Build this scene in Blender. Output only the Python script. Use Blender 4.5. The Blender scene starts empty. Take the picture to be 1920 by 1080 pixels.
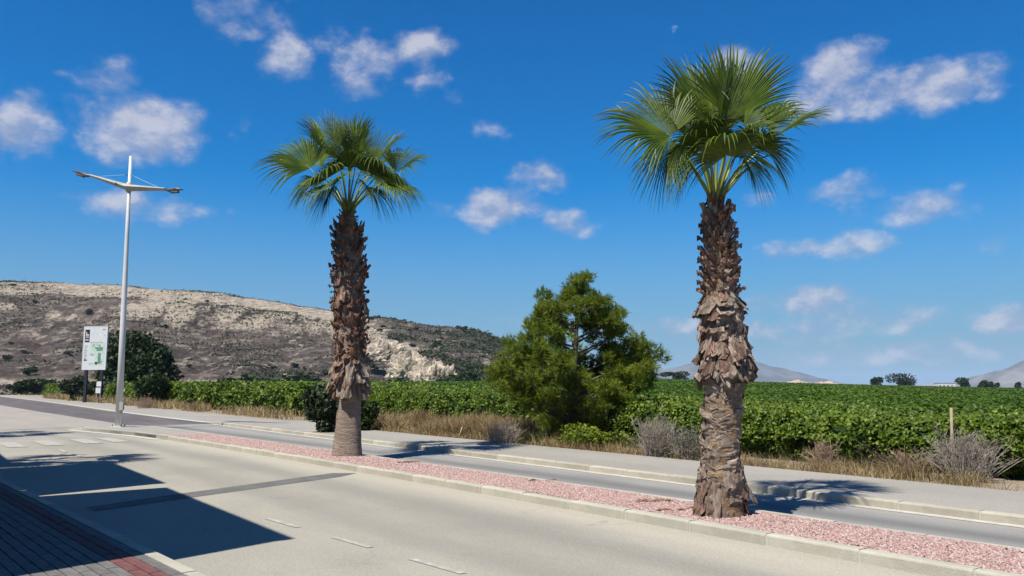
import bpy, math, random
import numpy as np
from mathutils import Vector, Matrix, Euler

random.seed(7)
rng = np.random.default_rng(11)
SC = bpy.context.scene
COL = SC.collection

# ------------------------------------------------------------------ camera
FPX, CAMH = 1500.0, 1.6                      # focal length in photo pixels, eye height
PITCH = math.atan(185 / FPX)
cam = bpy.data.cameras.new('camera')
cam.sensor_width = 36.0
cam.lens = 36.0 * FPX / 1920.0
cam.clip_start, cam.clip_end = 0.05, 60000
camo = bpy.data.objects.new('camera', cam)
camo.location = (0, 0, CAMH)
camo.rotation_euler = (math.radians(90) + PITCH, 0, 0)
COL.objects.link(camo)
SC.camera = camo

# ------------------------------------------------------------------ light
SUN_EL = math.radians(59)
SUN_TO = Vector((-0.60, -0.80, 0)).normalized()          # horizontal direction towards the sun
sun = bpy.data.lights.new('sun', 'SUN')
sun.energy = 5.0
sun.angle = math.radians(0.5)
sun.color = (1.0, 0.95, 0.86)
suno = bpy.data.objects.new('sun', sun)
sdir = Vector((SUN_TO.x * math.cos(SUN_EL), SUN_TO.y * math.cos(SUN_EL), math.sin(SUN_EL)))
suno.rotation_euler = sdir.to_track_quat('Z', 'Y').to_euler()
suno.location = sdir * 50
COL.objects.link(suno)

vs = SC.view_settings
vs.view_transform = 'Standard'
vs.look = 'None'
vs.exposure = 0.72
vs.gamma = 1.0
vs.use_curve_mapping = False
SC.render.resolution_x, SC.render.resolution_y = 1024, 576
SC.cycles.volume_bounces = 0
SC.cycles.max_bounces = 4
SC.cycles.transparent_max_bounces = 8

world = bpy.data.worlds.new('World')
SC.world = world
world.use_nodes = True
world.cycles.sampling_method = 'MANUAL'
world.cycles.sample_map_resolution = 256


class NT:
    """small helper for wiring node trees"""
    def __init__(self, tree):
        self.t = tree
        self.n = tree.nodes
        self.l = tree.links

    def node(self, typ, **kw):
        nd = self.n.new(typ)
        for k, v in kw.items():
            setattr(nd, k, v)
        return nd

    def put(self, sock, val):
        if isinstance(val, bpy.types.NodeSocket):
            self.l.new(val, sock)
        elif val is not None:
            if sock.type == 'RGBA' and hasattr(val, '__len__') and len(val) == 3:
                val = (*val, 1)
            sock.default_value = val

    def math(self, op, a, b=None, c=None, clamp=False):
        nd = self.node('ShaderNodeMath', operation=op, use_clamp=clamp)
        self.put(nd.inputs[0], a)
        if b is not None:
            self.put(nd.inputs[1], b)
        if c is not None:
            self.put(nd.inputs[2], c)
        return nd.outputs[0]

    def vmath(self, op, a, b=None, out=0):
        nd = self.node('ShaderNodeVectorMath', operation=op)
        self.put(nd.inputs[0], a)
        if b is not None:
            self.put(nd.inputs[1], b)
        return nd.outputs[out]

    def mix(self, f, a, b, blend='MIX'):
        nd = self.node('ShaderNodeMix', data_type='RGBA', blend_type=blend)
        self.put(nd.inputs['Factor'], f)
        self.put([i for i in nd.inputs if i.name == 'A' and i.type == 'RGBA'][0], a)
        self.put([i for i in nd.inputs if i.name == 'B' and i.type == 'RGBA'][0], b)
        return [o for o in nd.outputs if o.type == 'RGBA'][0]

    def ramp(self, f, lo, hi, a=0.0, b=1.0, smooth=True):
        nd = self.node('ShaderNodeMapRange')
        nd.interpolation_type = 'SMOOTHSTEP' if smooth else 'LINEAR'
        self.put(nd.inputs[0], f)
        nd.inputs[1].default_value, nd.inputs[2].default_value = lo, hi
        nd.inputs[3].default_value, nd.inputs[4].default_value = a, b
        return nd.outputs[0]

    def noise(self, vec, scale, detail=4, rough=0.55, dist=0.0, lac=2.0):
        nd = self.node('ShaderNodeTexNoise')
        self.put(nd.inputs['Vector'], vec)
        nd.inputs['Scale'].default_value = scale
        nd.inputs['Detail'].default_value = detail
        nd.inputs['Roughness'].default_value = rough
        nd.inputs['Distortion'].default_value = dist
        return nd.outputs[0]


def unproject_dir(x, y):
    u, v = (x - 960) / FPX, (540 - y) / FPX
    return Vector((u, math.cos(PITCH) - v * math.sin(PITCH), math.sin(PITCH) + v * math.cos(PITCH)))


def U(x, y, depth):
    """a point seen at photo pixel x, y and lying `depth` metres ahead"""
    d = unproject_dir(x, y)
    return Vector((0, 0, CAMH)) + d * (depth / d.y)


def build_world():
    w = NT(world.node_tree)
    w.n.clear()
    out = w.node('ShaderNodeOutputWorld')
    bg = w.node('ShaderNodeBackground')
    w.l.new(bg.outputs[0], out.inputs[0])
    sky = w.node('ShaderNodeTexSky', sky_type='NISHITA')
    sky.sun_disc = False
    sky.sun_elevation = SUN_EL
    sky.sun_rotation = math.atan2(SUN_TO.x, SUN_TO.y)
    sky.altitude = 100
    sky.air_density = 1.0
    sky.dust_density = 0.15
    sky.ozone_density = 3.0
    tc = w.node('ShaderNodeTexCoord')
    D = tc.outputs['Generated']
    sep = w.node('ShaderNodeSeparateXYZ')
    w.l.new(D, sep.inputs[0])
    az = w.math('ARCTAN2', sep.outputs[0], sep.outputs[1])
    el = w.math('ARCSINE', sep.outputs[2])
    cmb = w.node('ShaderNodeCombineXYZ')
    w.l.new(az, cmb.inputs[0])
    w.l.new(el, cmb.inputs[1])
    P = cmb.outputs[0]
    # cumulus scraps: soft blobs (photo pixel centre, radii in pixels, strength) broken up by noise
    blobs = [(262, 240, 125, 68, 1.0), (205, 165, 60, 50, .6), (30, 245, 62, 62, .85), (475, 38, 80, 40, .72), (425, 230, 70, 28, .42),
             (535, 105, 62, 45, .70), (610, 62, 75, 40, .50), (700, 110, 85, 38, .70), (795, 90, 65, 36, .75),
             (680, 165, 60, 45, .66), (800, 145, 50, 40, .45), (850, 183, 32, 20, .50), (550, 6, 40, 14, .42),
             (270, 382, 130, 32, .62), (915, 235, 40, 20, .40), (925, 392, 115, 38, .92), (1030, 330, 70, 32, .72),
             (1075, 416, 80, 30, .68), (1055, 472, 32, 14, .45), (1575, 130, 85, 60, .88), (1690, 170, 150, 46, .92),
             (1540, 190, 75, 45, .75), (1385, 130, 60, 50, .65), (1432, 368, 48, 26, .72), (1590, 357, 78, 30, .62),
             (1700, 388, 95, 40, .66), (1560, 460, 110, 28, .60), (1650, 515, 32, 14, .40), (1845, 460, 26, 18, .35),
             (1500, 570, 90, 26, .8), (1640, 595, 110, 28, .78), (1480, 616, 130, 26, .75), (1240, 618, 110, 30, .72),
             (1890, 605, 90, 30, .76), (1760, 660, 140, 24, .66), (945, 608, 34, 14, .5), (1900, 660, 90, 20, .45), (1560, 660, 150, 22, .6)]
    items = []
    for (x, y, rx, ry, s) in blobs:
        d = unproject_dir(x, y).normalized()
        items.append((math.atan2(d.x, d.y), math.asin(d.z), 1.05 * rx / FPX, 1.05 * ry / FPX, s))
    # warp the lookup so that the blobs lose their elliptical outline
    wn = w.node('ShaderNodeTexNoise')
    w.put(wn.inputs['Vector'], D)
    wn.inputs['Scale'].default_value = 18
    wn.inputs['Detail'].default_value = 3
    off = w.vmath('SUBTRACT', wn.outputs['Color'], (0.5, 0.5, 0.5))
    sc = w.vmath('MULTIPLY', off, (0.05, 0.035, 0))
    Pw = w.vmath('ADD', P, sc)
    acc = None
    for (a, e, rx, ry, s) in items:
        qn = w.node('ShaderNodeVectorMath', operation='MULTIPLY_ADD')
        w.put(qn.inputs[0], Pw)
        qn.inputs[1].default_value = (1 / rx, 1 / ry, 0)
        qn.inputs[2].default_value = (-a / rx, -e / ry, 0)
        q = qn.outputs[0]
        dd = w.vmath('DOT_PRODUCT', q, q, out=1)
        m = w.math('MULTIPLY_ADD', dd, -s * 0.72, s)
        acc = m if acc is None else w.math('SMOOTH_MAX', acc, m, 0.12)
    # the same scattered clouds carry on round the rest of the sky
    aw = w.math('ABSOLUTE', az)
    rest = w.math('MULTIPLY_ADD', w.noise(w.vmath('MULTIPLY', D, (1, 1, 2.2)), 4.5, 2, .5), 5.2, -2.75)
    rest = w.math('SUBTRACT', rest, w.math('MULTIPLY', w.ramp(aw, .62, .80, 1, 0), w.ramp(el, .55, .75, 4, 0)))
    acc = w.math('MAXIMUM', acc, w.math('MINIMUM', rest, .9))
    acc = w.math('MAXIMUM', acc, -1.0)
    stretch = w.vmath('MULTIPLY', D, (1, 1, 1.5))
    n1 = w.noise(stretch, 15, 9, 0.60)
    nup = w.noise(w.vmath('ADD', stretch, (-.006, -.004, .022)), 15, 5, 0.60)
    dens = w.math('ADD', acc, w.math('MULTIPLY', w.math('SUBTRACT', n1, 0.5), 2.1))
    mask = w.ramp(dens, 0.20, 1.0)
    mask = w.math('MULTIPLY', mask, 0.82)
    lit = w.math('MULTIPLY', w.math('SUBTRACT', n1, nup), 2.6)
    shade = w.ramp(w.math('ADD', w.math('MULTIPLY', dens, .42), lit), 0.0, .85)
    ccol = w.mix(shade, (4.0, 4.9, 7.2), (8.1, 8.1, 9.1))
    # sky colour: deep polarised blue, paler and greyer near the ground
    hs = w.node('ShaderNodeHueSaturation')
    hs.inputs['Saturation'].default_value = 1.32
    hs.inputs['Value'].default_value = 1.0
    w.l.new(sky.outputs[0], hs.inputs['Color'])
    grade = w.mix(1.0, hs.outputs[0], (0.008, 1.19, 1.64), 'MULTIPLY')
    hz = w.ramp(el, 0.0, 0.27, 0.85, 0.0)
    base = w.mix(hz, grade, (3.3, 4.2, 5.9))
    fin = w.mix(mask, base, ccol)
    w.l.new(fin, bg.inputs[0])
    bg.inputs[1].default_value = 0.048


build_world()

# ------------------------------------------------------------------ frame of the road: s runs along it, t across it
RA = math.radians(-36.54)
DV = Vector((math.sin(RA), math.cos(RA), 0))
NV = Vector((math.cos(RA), -math.sin(RA), 0))
ROT = math.atan2(DV.y, DV.x)                  # objects of the street have local x = s and local y = -t


def W(s, t, z=0.0):
    p = DV * s + NV * t
    return Vector((p.x, p.y, z))


def ST(p):
    return p.x * DV.x + p.y * DV.y, p.x * NV.x + p.y * NV.y


# ------------------------------------------------------------------ object helpers
def tag(o, label=None, cat=None, group=None, kind=None):
    if label: o['label'] = label
    if cat: o['category'] = cat
    if group: o['group'] = group
    if kind: o['kind'] = kind
    return o


def mesh(name, verts, faces, mats=None, smooth=False, idx=None):
    me = bpy.data.meshes.new(name)
    if isinstance(verts, np.ndarray) and isinstance(faces, np.ndarray):
        nv, nf, k = len(verts), len(faces), faces.shape[1]
        me.vertices.add(nv)
        me.vertices.foreach_set('co', verts.astype(np.float32).ravel())
        me.loops.add(nf * k)
        me.loops.foreach_set('vertex_index', faces.astype(np.int32).ravel())
        me.polygons.add(nf)
        me.polygons.foreach_set('loop_start', np.arange(0, nf * k, k, dtype=np.int32))
        me.polygons.foreach_set('loop_total', np.full(nf, k, dtype=np.int32))
        me.update(calc_edges=True)
    else:
        me.from_pydata([tuple(v) for v in verts], [], [tuple(f) for f in faces])
    for m in (mats if isinstance(mats, (list, tuple)) else [mats]):
        if m: me.materials.append(m)
    if idx is not None:
        me.polygons.foreach_set('material_index', np.asarray(idx, dtype=np.int32))
    if smooth:
        me.polygons.foreach_set('use_smooth', np.ones(len(me.polygons), dtype=bool))
    me.update()
    return me


def put(name, me, parent=None, loc=(0, 0, 0), rot=(0, 0, 0), scale=(1, 1, 1)):
    o = bpy.data.objects.new(name, me)
    COL.objects.link(o)
    o.parent = parent
    o.location, o.rotation_euler, o.scale = loc, rot, scale
    return o


def empty(name, loc, rz=0.0):
    o = put(name, None, None, loc, (0, 0, rz))
    o.empty_display_size = 0.2
    return o


def copy_tree(o, parent=None):
    c = o.copy()
    COL.objects.link(c)
    c.parent = parent
    for ch in o.children:
        copy_tree(ch, c)
    return c


class MB:
    """collects simple shapes into one mesh"""
    def __init__(self):
        self.v, self.f = [], []

    def box(self, x0, x1, y0, y1, z0, z1):
        b = len(self.v)
        self.v += [(x0, y0, z0), (x1, y0, z0), (x1, y1, z0), (x0, y1, z0), (x0, y0, z1), (x1, y0, z1), (x1, y1, z1), (x0, y1, z1)]
        self.f += [(b, b + 3, b + 2, b + 1), (b + 4, b + 5, b + 6, b + 7), (b, b + 1, b + 5, b + 4), (b + 1, b + 2, b + 6, b + 5),
                   (b + 2, b + 3, b + 7, b + 6), (b + 3, b, b + 4, b + 7)]
        return self

    def tube(self, pts, rad, n=8, cap=True):
        b = len(self.v)
        pts = [Vector(p) for p in pts]
        up = None
        for i, p in enumerate(pts):
            a = pts[max(i - 1, 0)]
            c = pts[min(i + 1, len(pts) - 1)]
            d = (c - a).normalized()
            if up is None:
                up = Vector((0, 0, 1)) if abs(d.z) < .9 else Vector((1, 0, 0))
            sx = d.cross(up).normalized()
            up = sx.cross(d).normalized()
            r = rad[i] if hasattr(rad, '__len__') else rad
            for k in range(n):
                q = 2 * math.pi * k / n
                self.v.append(tuple(p + sx * (r * math.cos(q)) + up * (r * math.sin(q))))
        for i in range(len(pts) - 1):
            for k in range(n):
                k2 = (k + 1) % n
                self.f.append((b + i * n + k, b + i * n + k2, b + (i + 1) * n + k2, b + (i + 1) * n + k))
        if cap:
            self.f.append(tuple(b + k for k in range(n))[::-1])
            e = b + (len(pts) - 1) * n
            self.f.append(tuple(e + k for k in range(n)))
        return self

    def prism(self, poly, z0, z1):
        b, n = len(self.v), len(poly)
        self.v += [(x, y, z0) for x, y in poly] + [(x, y, z1) for x, y in poly]
        self.f += [tuple(b + i for i in range(n))[::-1], tuple(b + n + i for i in range(n))]
        for i in range(n):
            j = (i + 1) % n
            self.f.append((b + i, b + j, b + n + j, b + n + i))
        return self

    def me(self, name, m, smooth=False):
        return mesh(name, self.v, self.f, m, smooth)


def vnoise(x, y, seed=0):
    """smooth value noise on arrays"""
    xi, yi = np.floor(x).astype(np.int64), np.floor(y).astype(np.int64)
    xf, yf = x - xi, y - yi
    xf, yf = xf * xf * (3 - 2 * xf), yf * yf * (3 - 2 * yf)

    def h(a, b):
        n = (a * 374761393 + b * 668265263 + seed * 1442695041) & 0x7fffffff
        n = ((n ^ (n >> 13)) * 1274126177) & 0x7fffffff
        return ((n ^ (n >> 16)) & 0xffff) / 65535.0
    return (h(xi, yi) * (1 - xf) + h(xi + 1, yi) * xf) * (1 - yf) + (h(xi, yi + 1) * (1 - xf) + h(xi + 1, yi + 1) * xf) * yf


def fbm(x, y, oct=5, seed=0, gain=0.5):
    s, a, t = 0, 1.0, 0
    for k in range(oct):
        s = s + a * vnoise(x * 2 ** k + 17.3 * k, y * 2 ** k + 9.1 * k, seed + k)
        t += a
        a *= gain
    return s / t


# ------------------------------------------------------------------ materials
ALB = 0.755                                   # overall reflectance level of the place


def al(c):
    return None if c is None else tuple(x * ALB for x in c)


def mat(name, c1, c2=None, scale=5.0, rough=0.85, detail=5, bump=0.0, bscale=None, c3=None, spec=0.3, rand=0.0,
        coords='Object', metal=0.0, lo=0.35, hi=0.65, trans=0.0, stretch=None, bdist=0.02):
    c1, c2, c3 = al(c1), al(c2), al(c3)
    m = bpy.data.materials.new(name)
    m.use_nodes = True
    t = NT(m.node_tree)
    bs = m.node_tree.nodes['Principled BSDF']
    out = m.node_tree.nodes['Material Output']
    tc = t.node('ShaderNodeTexCoord')
    v = tc.outputs[coords]
    if stretch:
        v = t.vmath('MULTIPLY', v, stretch)
    col = c1
    if c2 is not None:
        f = t.ramp(t.noise(v, scale, detail, 0.6), lo, hi)
        col = t.mix(f, c1, c2)
        if c3 is not None:
            f3 = t.ramp(t.noise(v, scale * 0.23, 3, 0.6), 0.5, 0.72)
            col = t.mix(f3, col, c3)
    if rand:
        oi = t.node('ShaderNodeObjectInfo')
        k = t.ramp(oi.outputs['Random'], 0, 1, 1 - rand, 1 + rand, smooth=False)
        hs = t.node('ShaderNodeHueSaturation')
        t.put(hs.inputs['Color'], col)
        t.l.new(k, hs.inputs['Value'])
        col = hs.outputs[0]
    t.put(bs.inputs['Base Color'], col)
    bs.inputs['Roughness'].default_value = rough
    bs.inputs['Specular IOR Level'].default_value = spec
    bs.inputs['Metallic'].default_value = metal
    if bump:
        bn = t.node('ShaderNodeBump')
        bn.inputs['Strength'].default_value = bump
        bn.inputs['Distance'].default_value = bdist
        t.l.new(t.noise(v, bscale or scale * 4, 4, 0.6), bn.inputs['Height'])
        t.l.new(bn.outputs[0], bs.inputs['Normal'])
    if trans:
        tr = t.node('ShaderNodeBsdfTranslucent')
        t.put(tr.inputs[0], col)
        ms = t.node('ShaderNodeMixShader')
        ms.inputs[0].default_value = trans
        t.l.new(bs.outputs[0], ms.inputs[1])
        t.l.new(tr.outputs[0], ms.inputs[2])
        t.l.new(ms.outputs[0], out.inputs[0])
    return m


def leaf_mat(name, c1, c2, scale, trans=0.3, rough=0.5, c3=None, rand=0.0, big=None):
    """foliage whose colour drifts from clump to clump (world-space noise at two sizes)"""
    c1, c2, c3 = al(c1), al(c2), al(c3)
    m = bpy.data.materials.new(name)
    m.use_nodes = True
    t = NT(m.node_tree)
    bs = m.node_tree.nodes['Principled BSDF']
    out = m.node_tree.nodes['Material Output']
    g = t.node('ShaderNodeNewGeometry')
    f = t.ramp(t.noise(g.outputs['Position'], scale, 3, 0.7), 0.33, 0.67)
    col = t.mix(f, c1, c2)
    if c3 is not None:
        f2 = t.ramp(g.outputs['Random Per Island'], 0.78, 0.98)
        col = t.mix(f2, col, c3)
    isl = t.ramp(g.outputs['Random Per Island'], 0, 1, 0.72, 1.28, smooth=False)
    hs = t.node('ShaderNodeHueSaturation')
    t.put(hs.inputs['Color'], col)
    t.l.new(isl, hs.inputs['Value'])
    col = hs.outputs[0]
    t.put(bs.inputs['Base Color'], col)
    bs.inputs['Roughness'].default_value = rough
    bs.inputs['Specular IOR Level'].default_value = 0.18
    tr = t.node('ShaderNodeBsdfTranslucent')
    t.put(tr.inputs[0], col)
    ms = t.node('ShaderNodeMixShader')
    ms.inputs[0].default_value = trans
    t.l.new(bs.outputs[0], ms.inputs[1])
    t.l.new(tr.outputs[0], ms.inputs[2])
    t.l.new(ms.outputs[0], out.inputs[0])
    return m


def road_mat(name, base, dark, light, streaks=(), kerb_dust=None):
    """worn asphalt: blotches, fine grit, tyre streaks and dust along the kerb (local x = s, y = -t)"""
    base, dark, light = al(base), al(dark), al(light)
    streaks = [(c, wd, amt, al(cc)) for c, wd, amt, cc in streaks]
    m = bpy.data.materials.new(name)
    m.use_nodes = True
    t = NT(m.node_tree)
    bs = m.node_tree.nodes['Principled BSDF']
    tc = t.node('ShaderNodeTexCoord')
    v = tc.outputs['Object']
    sep = t.node('ShaderNodeSeparateXYZ')
    t.l.new(v, sep.inputs[0])
    sx = t.vmath('MULTIPLY', v, (0.25, 1, 1))
    col = t.mix(t.ramp(t.noise(sx, 0.7, 5, 0.6), 0.35, 0.7), base, light)
    col = t.mix(t.math('MULTIPLY', t.ramp(t.noise(v, 0.35, 4, 0.6), 0.5, 0.75), 0.5), col, dark)
    wob = t.math('MULTIPLY', t.math('SUBTRACT', t.noise(sx, 0.6, 3), 0.5), 0.5)
    tt = t.math('ADD', t.math('MULTIPLY', sep.outputs[1], -1), wob)
    # the road bends gently: follow the bend with the streaks
    tt = t.math('MULTIPLY_ADD', t.math('MULTIPLY', sep.outputs[0], sep.outputs[0]), 0.0009, tt)
    for (c, wd, amt, cc) in streaks:
        d = t.math('ABSOLUTE', t.math('SUBTRACT', tt, c))
        col = t.mix(t.math('MULTIPLY', t.ramp(d, 0, wd, 1, 0), amt), col, cc)
    # hairline cracks and oily blots
    vo = t.node('ShaderNodeTexVoronoi', feature='DISTANCE_TO_EDGE')
    vo.inputs['Scale'].default_value = .38
    wv = t.node('ShaderNodeTexNoise')
    t.l.new(v, wv.inputs['Vector'])
    wv.inputs['Scale'].default_value = 2.2
    t.l.new(t.vmath('ADD', v, t.vmath('MULTIPLY', wv.outputs['Color'], (.7, .7, 0))), vo.inputs['Vector'])
    ck = t.math('MULTIPLY', t.ramp(vo.outputs['Distance'], .0, .009, 1, 0), t.ramp(t.noise(v, .5, 2), .50, .62))
    col = t.mix(t.math('MULTIPLY', ck, .55), col, dark)
    col = t.mix(t.math('MULTIPLY', t.ramp(t.noise(v, 1.7, 3, .5), .68, .74), .45), col, dark)
    gr = t.noise(v, 42, 4, 0.75)
    gr2 = t.noise(v, 130, 2, 0.7)
    k = t.math('ADD', t.ramp(gr, 0.3, 0.7, 0.80, 1.20, False), t.ramp(gr2, 0.3, 0.7, -0.12, 0.12, False))
    spk = t.ramp(t.noise(v, 38, 2, .5), 0.70, 0.76, 1.0, 0.72)
    k = t.math('MULTIPLY', k, spk)
    hs = t.node('ShaderNodeHueSaturation')
    t.put(hs.inputs['Color'], col)
    t.l.new(k, hs.inputs['Value'])
    t.l.new(hs.outputs[0], bs.inputs['Base Color'])
    bs.inputs['Roughness'].default_value = 0.9
    bs.inputs['Specular IOR Level'].default_value = 0.2
    bn = t.node('ShaderNodeBump')
    bn.inputs['Strength'].default_value = 0.5
    bn.inputs['Distance'].default_value = 0.006
    t.l.new(gr, bn.inputs['Height'])
    t.l.new(bn.outputs[0], bs.inputs['Normal'])
    return m


M = {}
M['road'] = road_mat('bleached asphalt', (.315, .292, .242), (.245, .23, .20), (.37, .345, .285),
                     [(6.75, .75, .75, (.46, .42, .335)), (5.75, .55, .55, (.235, .222, .195)), (4.55, .5, .45, (.24, .228, .20)), (2.5, .8, .4, (.36, .335, .285))])
M['lane'] = road_mat('grey lane asphalt', (.265, .255, .235), (.20, .195, .185), (.32, .305, .275),
                     [(9.45, .5, .65, (.13, .13, .13)), (10.3, .3, .55, (.36, .34, .30)), (8.55, .35, .5, (.38, .35, .31))])
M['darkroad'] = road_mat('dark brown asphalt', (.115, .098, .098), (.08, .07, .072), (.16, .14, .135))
M['paleroad'] = road_mat('pale dusty asphalt', (.33, .29, .25), (.27, .24, .21), (.37, .33, .28))
M['walk'] = road_mat('concrete pavement', (.31, .29, .25), (.26, .245, .215), (.35, .325, .28))
M['patch'] = mat('dark trench asphalt', (.125, .12, .115), (.165, .16, .15), 3, .9, bump=.4, bscale=90)
M['paint'] = mat('worn road paint', (.50, .475, .42), (.36, .34, .29), 9, .8, lo=.3, hi=.6, detail=7)
M['gutter'] = mat('pale gutter strip', (.56, .53, .45), (.46, .43, .36), 6, .9, bump=.2)
M['kerb'] = mat('kerb concrete', (.40, .375, .305), (.48, .45, .37), 4, .9, bump=.35, bscale=60, rand=.10, c3=(.43, .40, .30))
M['kerbf'] = mat('stained kerb concrete', (.38, .345, .275), (.46, .42, .34), 4, .9, bump=.35, bscale=60, rand=.12, c3=(.48, .385, .275))
M['mortar'] = mat('kerb mortar', (.50, .48, .42), (.58, .55, .48), 20, .95)
M['dirt'] = mat('dry verge dirt', (.27, .21, .15), (.36, .29, .21), 1.2, .95, bump=.5, bscale=20, c3=(.20, .16, .11))
M['plain'] = mat('far plain ground', (.17, .15, .10), (.11, .12, .06), .02, .95)


def gravel_mat():
    m = bpy.data.materials.new('pink gravel')
    m.use_nodes = True
    t = NT(m.node_tree)
    bs = m.node_tree.nodes['Principled BSDF']
    g = t.node('ShaderNodeNewGeometry')
    cr = t.node('ShaderNodeValToRGB')
    e = cr.color_ramp.elements
    e[0].position, e[0].color = 0, (.20, .115, .10, 1)
    e[1].position, e[1].color = 1, (.60, .50, .46, 1)
    for p, c in ((.25, (.34, .21, .185, 1)), (.6, (.44, .285, .25, 1)), (.85, (.52, .365, .325, 1))):
        q = e.new(p); q.color = c
    t.l.new(g.outputs['Random Per Island'], cr.inputs[0])
    t.l.new(t.mix(1.0, cr.outputs[0], (ALB * .92,) * 3, 'MULTIPLY'), bs.inputs['Base Color'])
    bs.inputs['Roughness'].default_value = .85
    return m


M['gravel'] = gravel_mat()
M['gravelbed'] = mat('gravel bed', (.28, .175, .16), (.44, .30, .275), 40, .95, bump=.6, bscale=70)
M['boot1'] = mat('reddish leaf base', (.115, .050, .031), (.29, .160, .102), 9, .9, bump=.7, bscale=60, rand=.38, stretch=(4, 4, 1), spec=.15)
M['boot2'] = mat('grey dead leaf base', (.17, .125, .096), (.40, .315, .25), 7, .9, bump=.7, bscale=50, rand=.30, stretch=(4, 4, 1), spec=.15)
M['boot3'] = mat('bleached wrapped sheath', (.22, .162, .12), (.46, .37, .29), 6, .9, bump=.7, bscale=50, rand=.25, stretch=(1, 1, 6), spec=.15)
M['boot4'] = mat('mauve dead leaf base', (.135, .078, .056), (.33, .212, .158), 8, .9, bump=.7, bscale=50, rand=.32, stretch=(4, 4, 1), spec=.15)
M['fibre'] = mat('trunk fibre', (.19, .115, .07), (.40, .275, .165), 6, .95, bump=1.0, bscale=26, stretch=(1, 1, 3), bdist=.04)
M['smooth_trunk'] = mat('ringed palm bark', (.25, .19, .145), (.38, .30, .235), 3.0, .92, bump=1.0, bscale=9, stretch=(1, 1, 7), c3=(.22, .16, .12), bdist=.05)
M['frond'] = leaf_mat('palm frond green', (.040, .076, .008), (.118, .168, .014), 1.8, .07, .50)
M['frond_tip'] = mat('frond thread', (.42, .43, .32), (.55, .54, .42), 5, .7)
M['petiole'] = mat('palm petiole', (.13, .19, .035), (.24, .28, .06), 3, .45, spec=.4)
M['pine'] = leaf_mat('pine needles', (.065, .118, .013), (.285, .355, .032), 2.1, .48, .55, c3=(.31, .355, .04))
M['bark'] = mat('pine bark', (.10, .075, .055), (.19, .15, .115), 8, .95, bump=.8)
M['vine'] = leaf_mat('vine leaves', (.060, .115, .012), (.145, .215, .020), 1.4, .32, .42, c3=(.20, .26, .035))
M['vinefar'] = leaf_mat('far vine canopy', (.055, .106, .012), (.088, .150, .016), .06, .25, .6)
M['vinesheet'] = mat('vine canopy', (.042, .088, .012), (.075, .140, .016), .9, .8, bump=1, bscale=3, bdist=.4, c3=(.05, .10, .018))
M['dark'] = mat('dark inner foliage', (.010, .018, .006), (.02, .03, .008), 3, .95)
M['shrub'] = leaf_mat('dark evergreen leaves', (.018, .038, .010), (.045, .075, .016), 1.0, .22, .5)
M['shrub2'] = leaf_mat('grey green leaves', (.035, .052, .024), (.075, .100, .048), 2.0, .25, .55)
M['scrub'] = leaf_mat('hill scrub', (.035, .050, .022), (.075, .090, .036), .05, .15, .7)
M['drygrass'] = leaf_mat('dry grass', (.33, .225, .115), (.44, .33, .18), 1.2, .25, .8, c3=(.24, .20, .07))
M['twig'] = leaf_mat('dead twigs', (.24, .20, .165), (.36, .31, .26), 2, .0, .9)
M['twigbrown'] = leaf_mat('brown twigs', (.28, .19, .13), (.38, .27, .19), 2, .0, .9)
M['steel'] = mat('lamp paint', (.66, .66, .62), (.72, .72, .69), 2, .4, spec=.5)
M['wing'] = mat('weathered lamp wing', (.36, .345, .30), (.46, .435, .385), 2.5, .55, c3=(.40, .33, .25))
M['darkmetal'] = mat('dark lamp head', (.06, .065, .07), (.10, .10, .105), 6, .45, spec=.5)
M['black'] = mat('black painted steel', (.018, .019, .022), (.03, .03, .034), 8, .45)
M['white'] = mat('white sign face', (.66, .67, .66), (.60, .61, .61), 3, .5)
M['print_black'] = mat('black print', (.02, .022, .03), None, 1, .5)
M['print_green'] = mat('pale green print', (.42, .56, .46), (.58, .68, .60), 2.2, .5)
M['print_dgreen'] = mat('deep green print', (.09, .22, .15), (.15, .29, .20), 3, .5)
M['print_blue'] = mat('pale blue print', (.48, .64, .76), (.60, .72, .80), 3, .5)
M['print_grey'] = mat('grey print', (.30, .32, .33), None, 1, .5)
M['wood'] = mat('weathered stake', (.34, .27, .17), (.44, .36, .24), 6, .85)
M['stone_white'] = mat('whitewashed wall', (.66, .64, .60), (.72, .70, .66), .4, .9)
M['render'] = mat('ochre house render', (.24, .16, .11), (.28, .19, .135), .8, .9, bump=.2)
M['glass'] = mat('window glass', (.02, .03, .04), None, 1, .08, spec=.6)
M['tile_grey'] = mat('grey paving slab', (.135, .128, .117), (.175, .167, .153), 6, .85, bump=.3, bscale=80, rand=.08)
M['tile_red'] = mat('red paving slab', (.155, .06, .056), (.19, .08, .074), 6, .85, bump=.3, bscale=80, rand=.08)
M['joint'] = mat('paving joint', (.165, .158, .143), (.21, .20, .18), 20, .95)
M['debris'] = mat('dry leaf debris', (.22, .13, .09), (.33, .22, .16), 8, .9)


# ------------------------------------------------------------------ ground sheets
def sheet(name, poly_st, z, m, kind='structure', label=None, cat=None, parent=None, sub=0):
    me = mesh(name, [(s, -t, z) for s, t in poly_st], [tuple(range(len(poly_st)))[::-1]], m)
    o = put(name, me, parent)
    if parent is None:
        o.rotation_euler = (0, 0, ROT)
        tag(o, label, cat, None, kind)
    # keep the face looking up
    if me.polygons[0].normal.z < 0:
        me.flip_normals()
    return o


def tN(s):            # foot of the near kerb of the median
    return 7.10 - 0.0012 * s * s if s > 0 else 7.10


def tF(s):            # foot of the far kerb of the median
    return 8.42 - 0.0010 * s * s if s > 0 else 8.42


TK = 10.42            # foot of the far pavement's kerb
ZK = 0.112             # kerb height
TV = 12.75            # back edge of the far pavement

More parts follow.
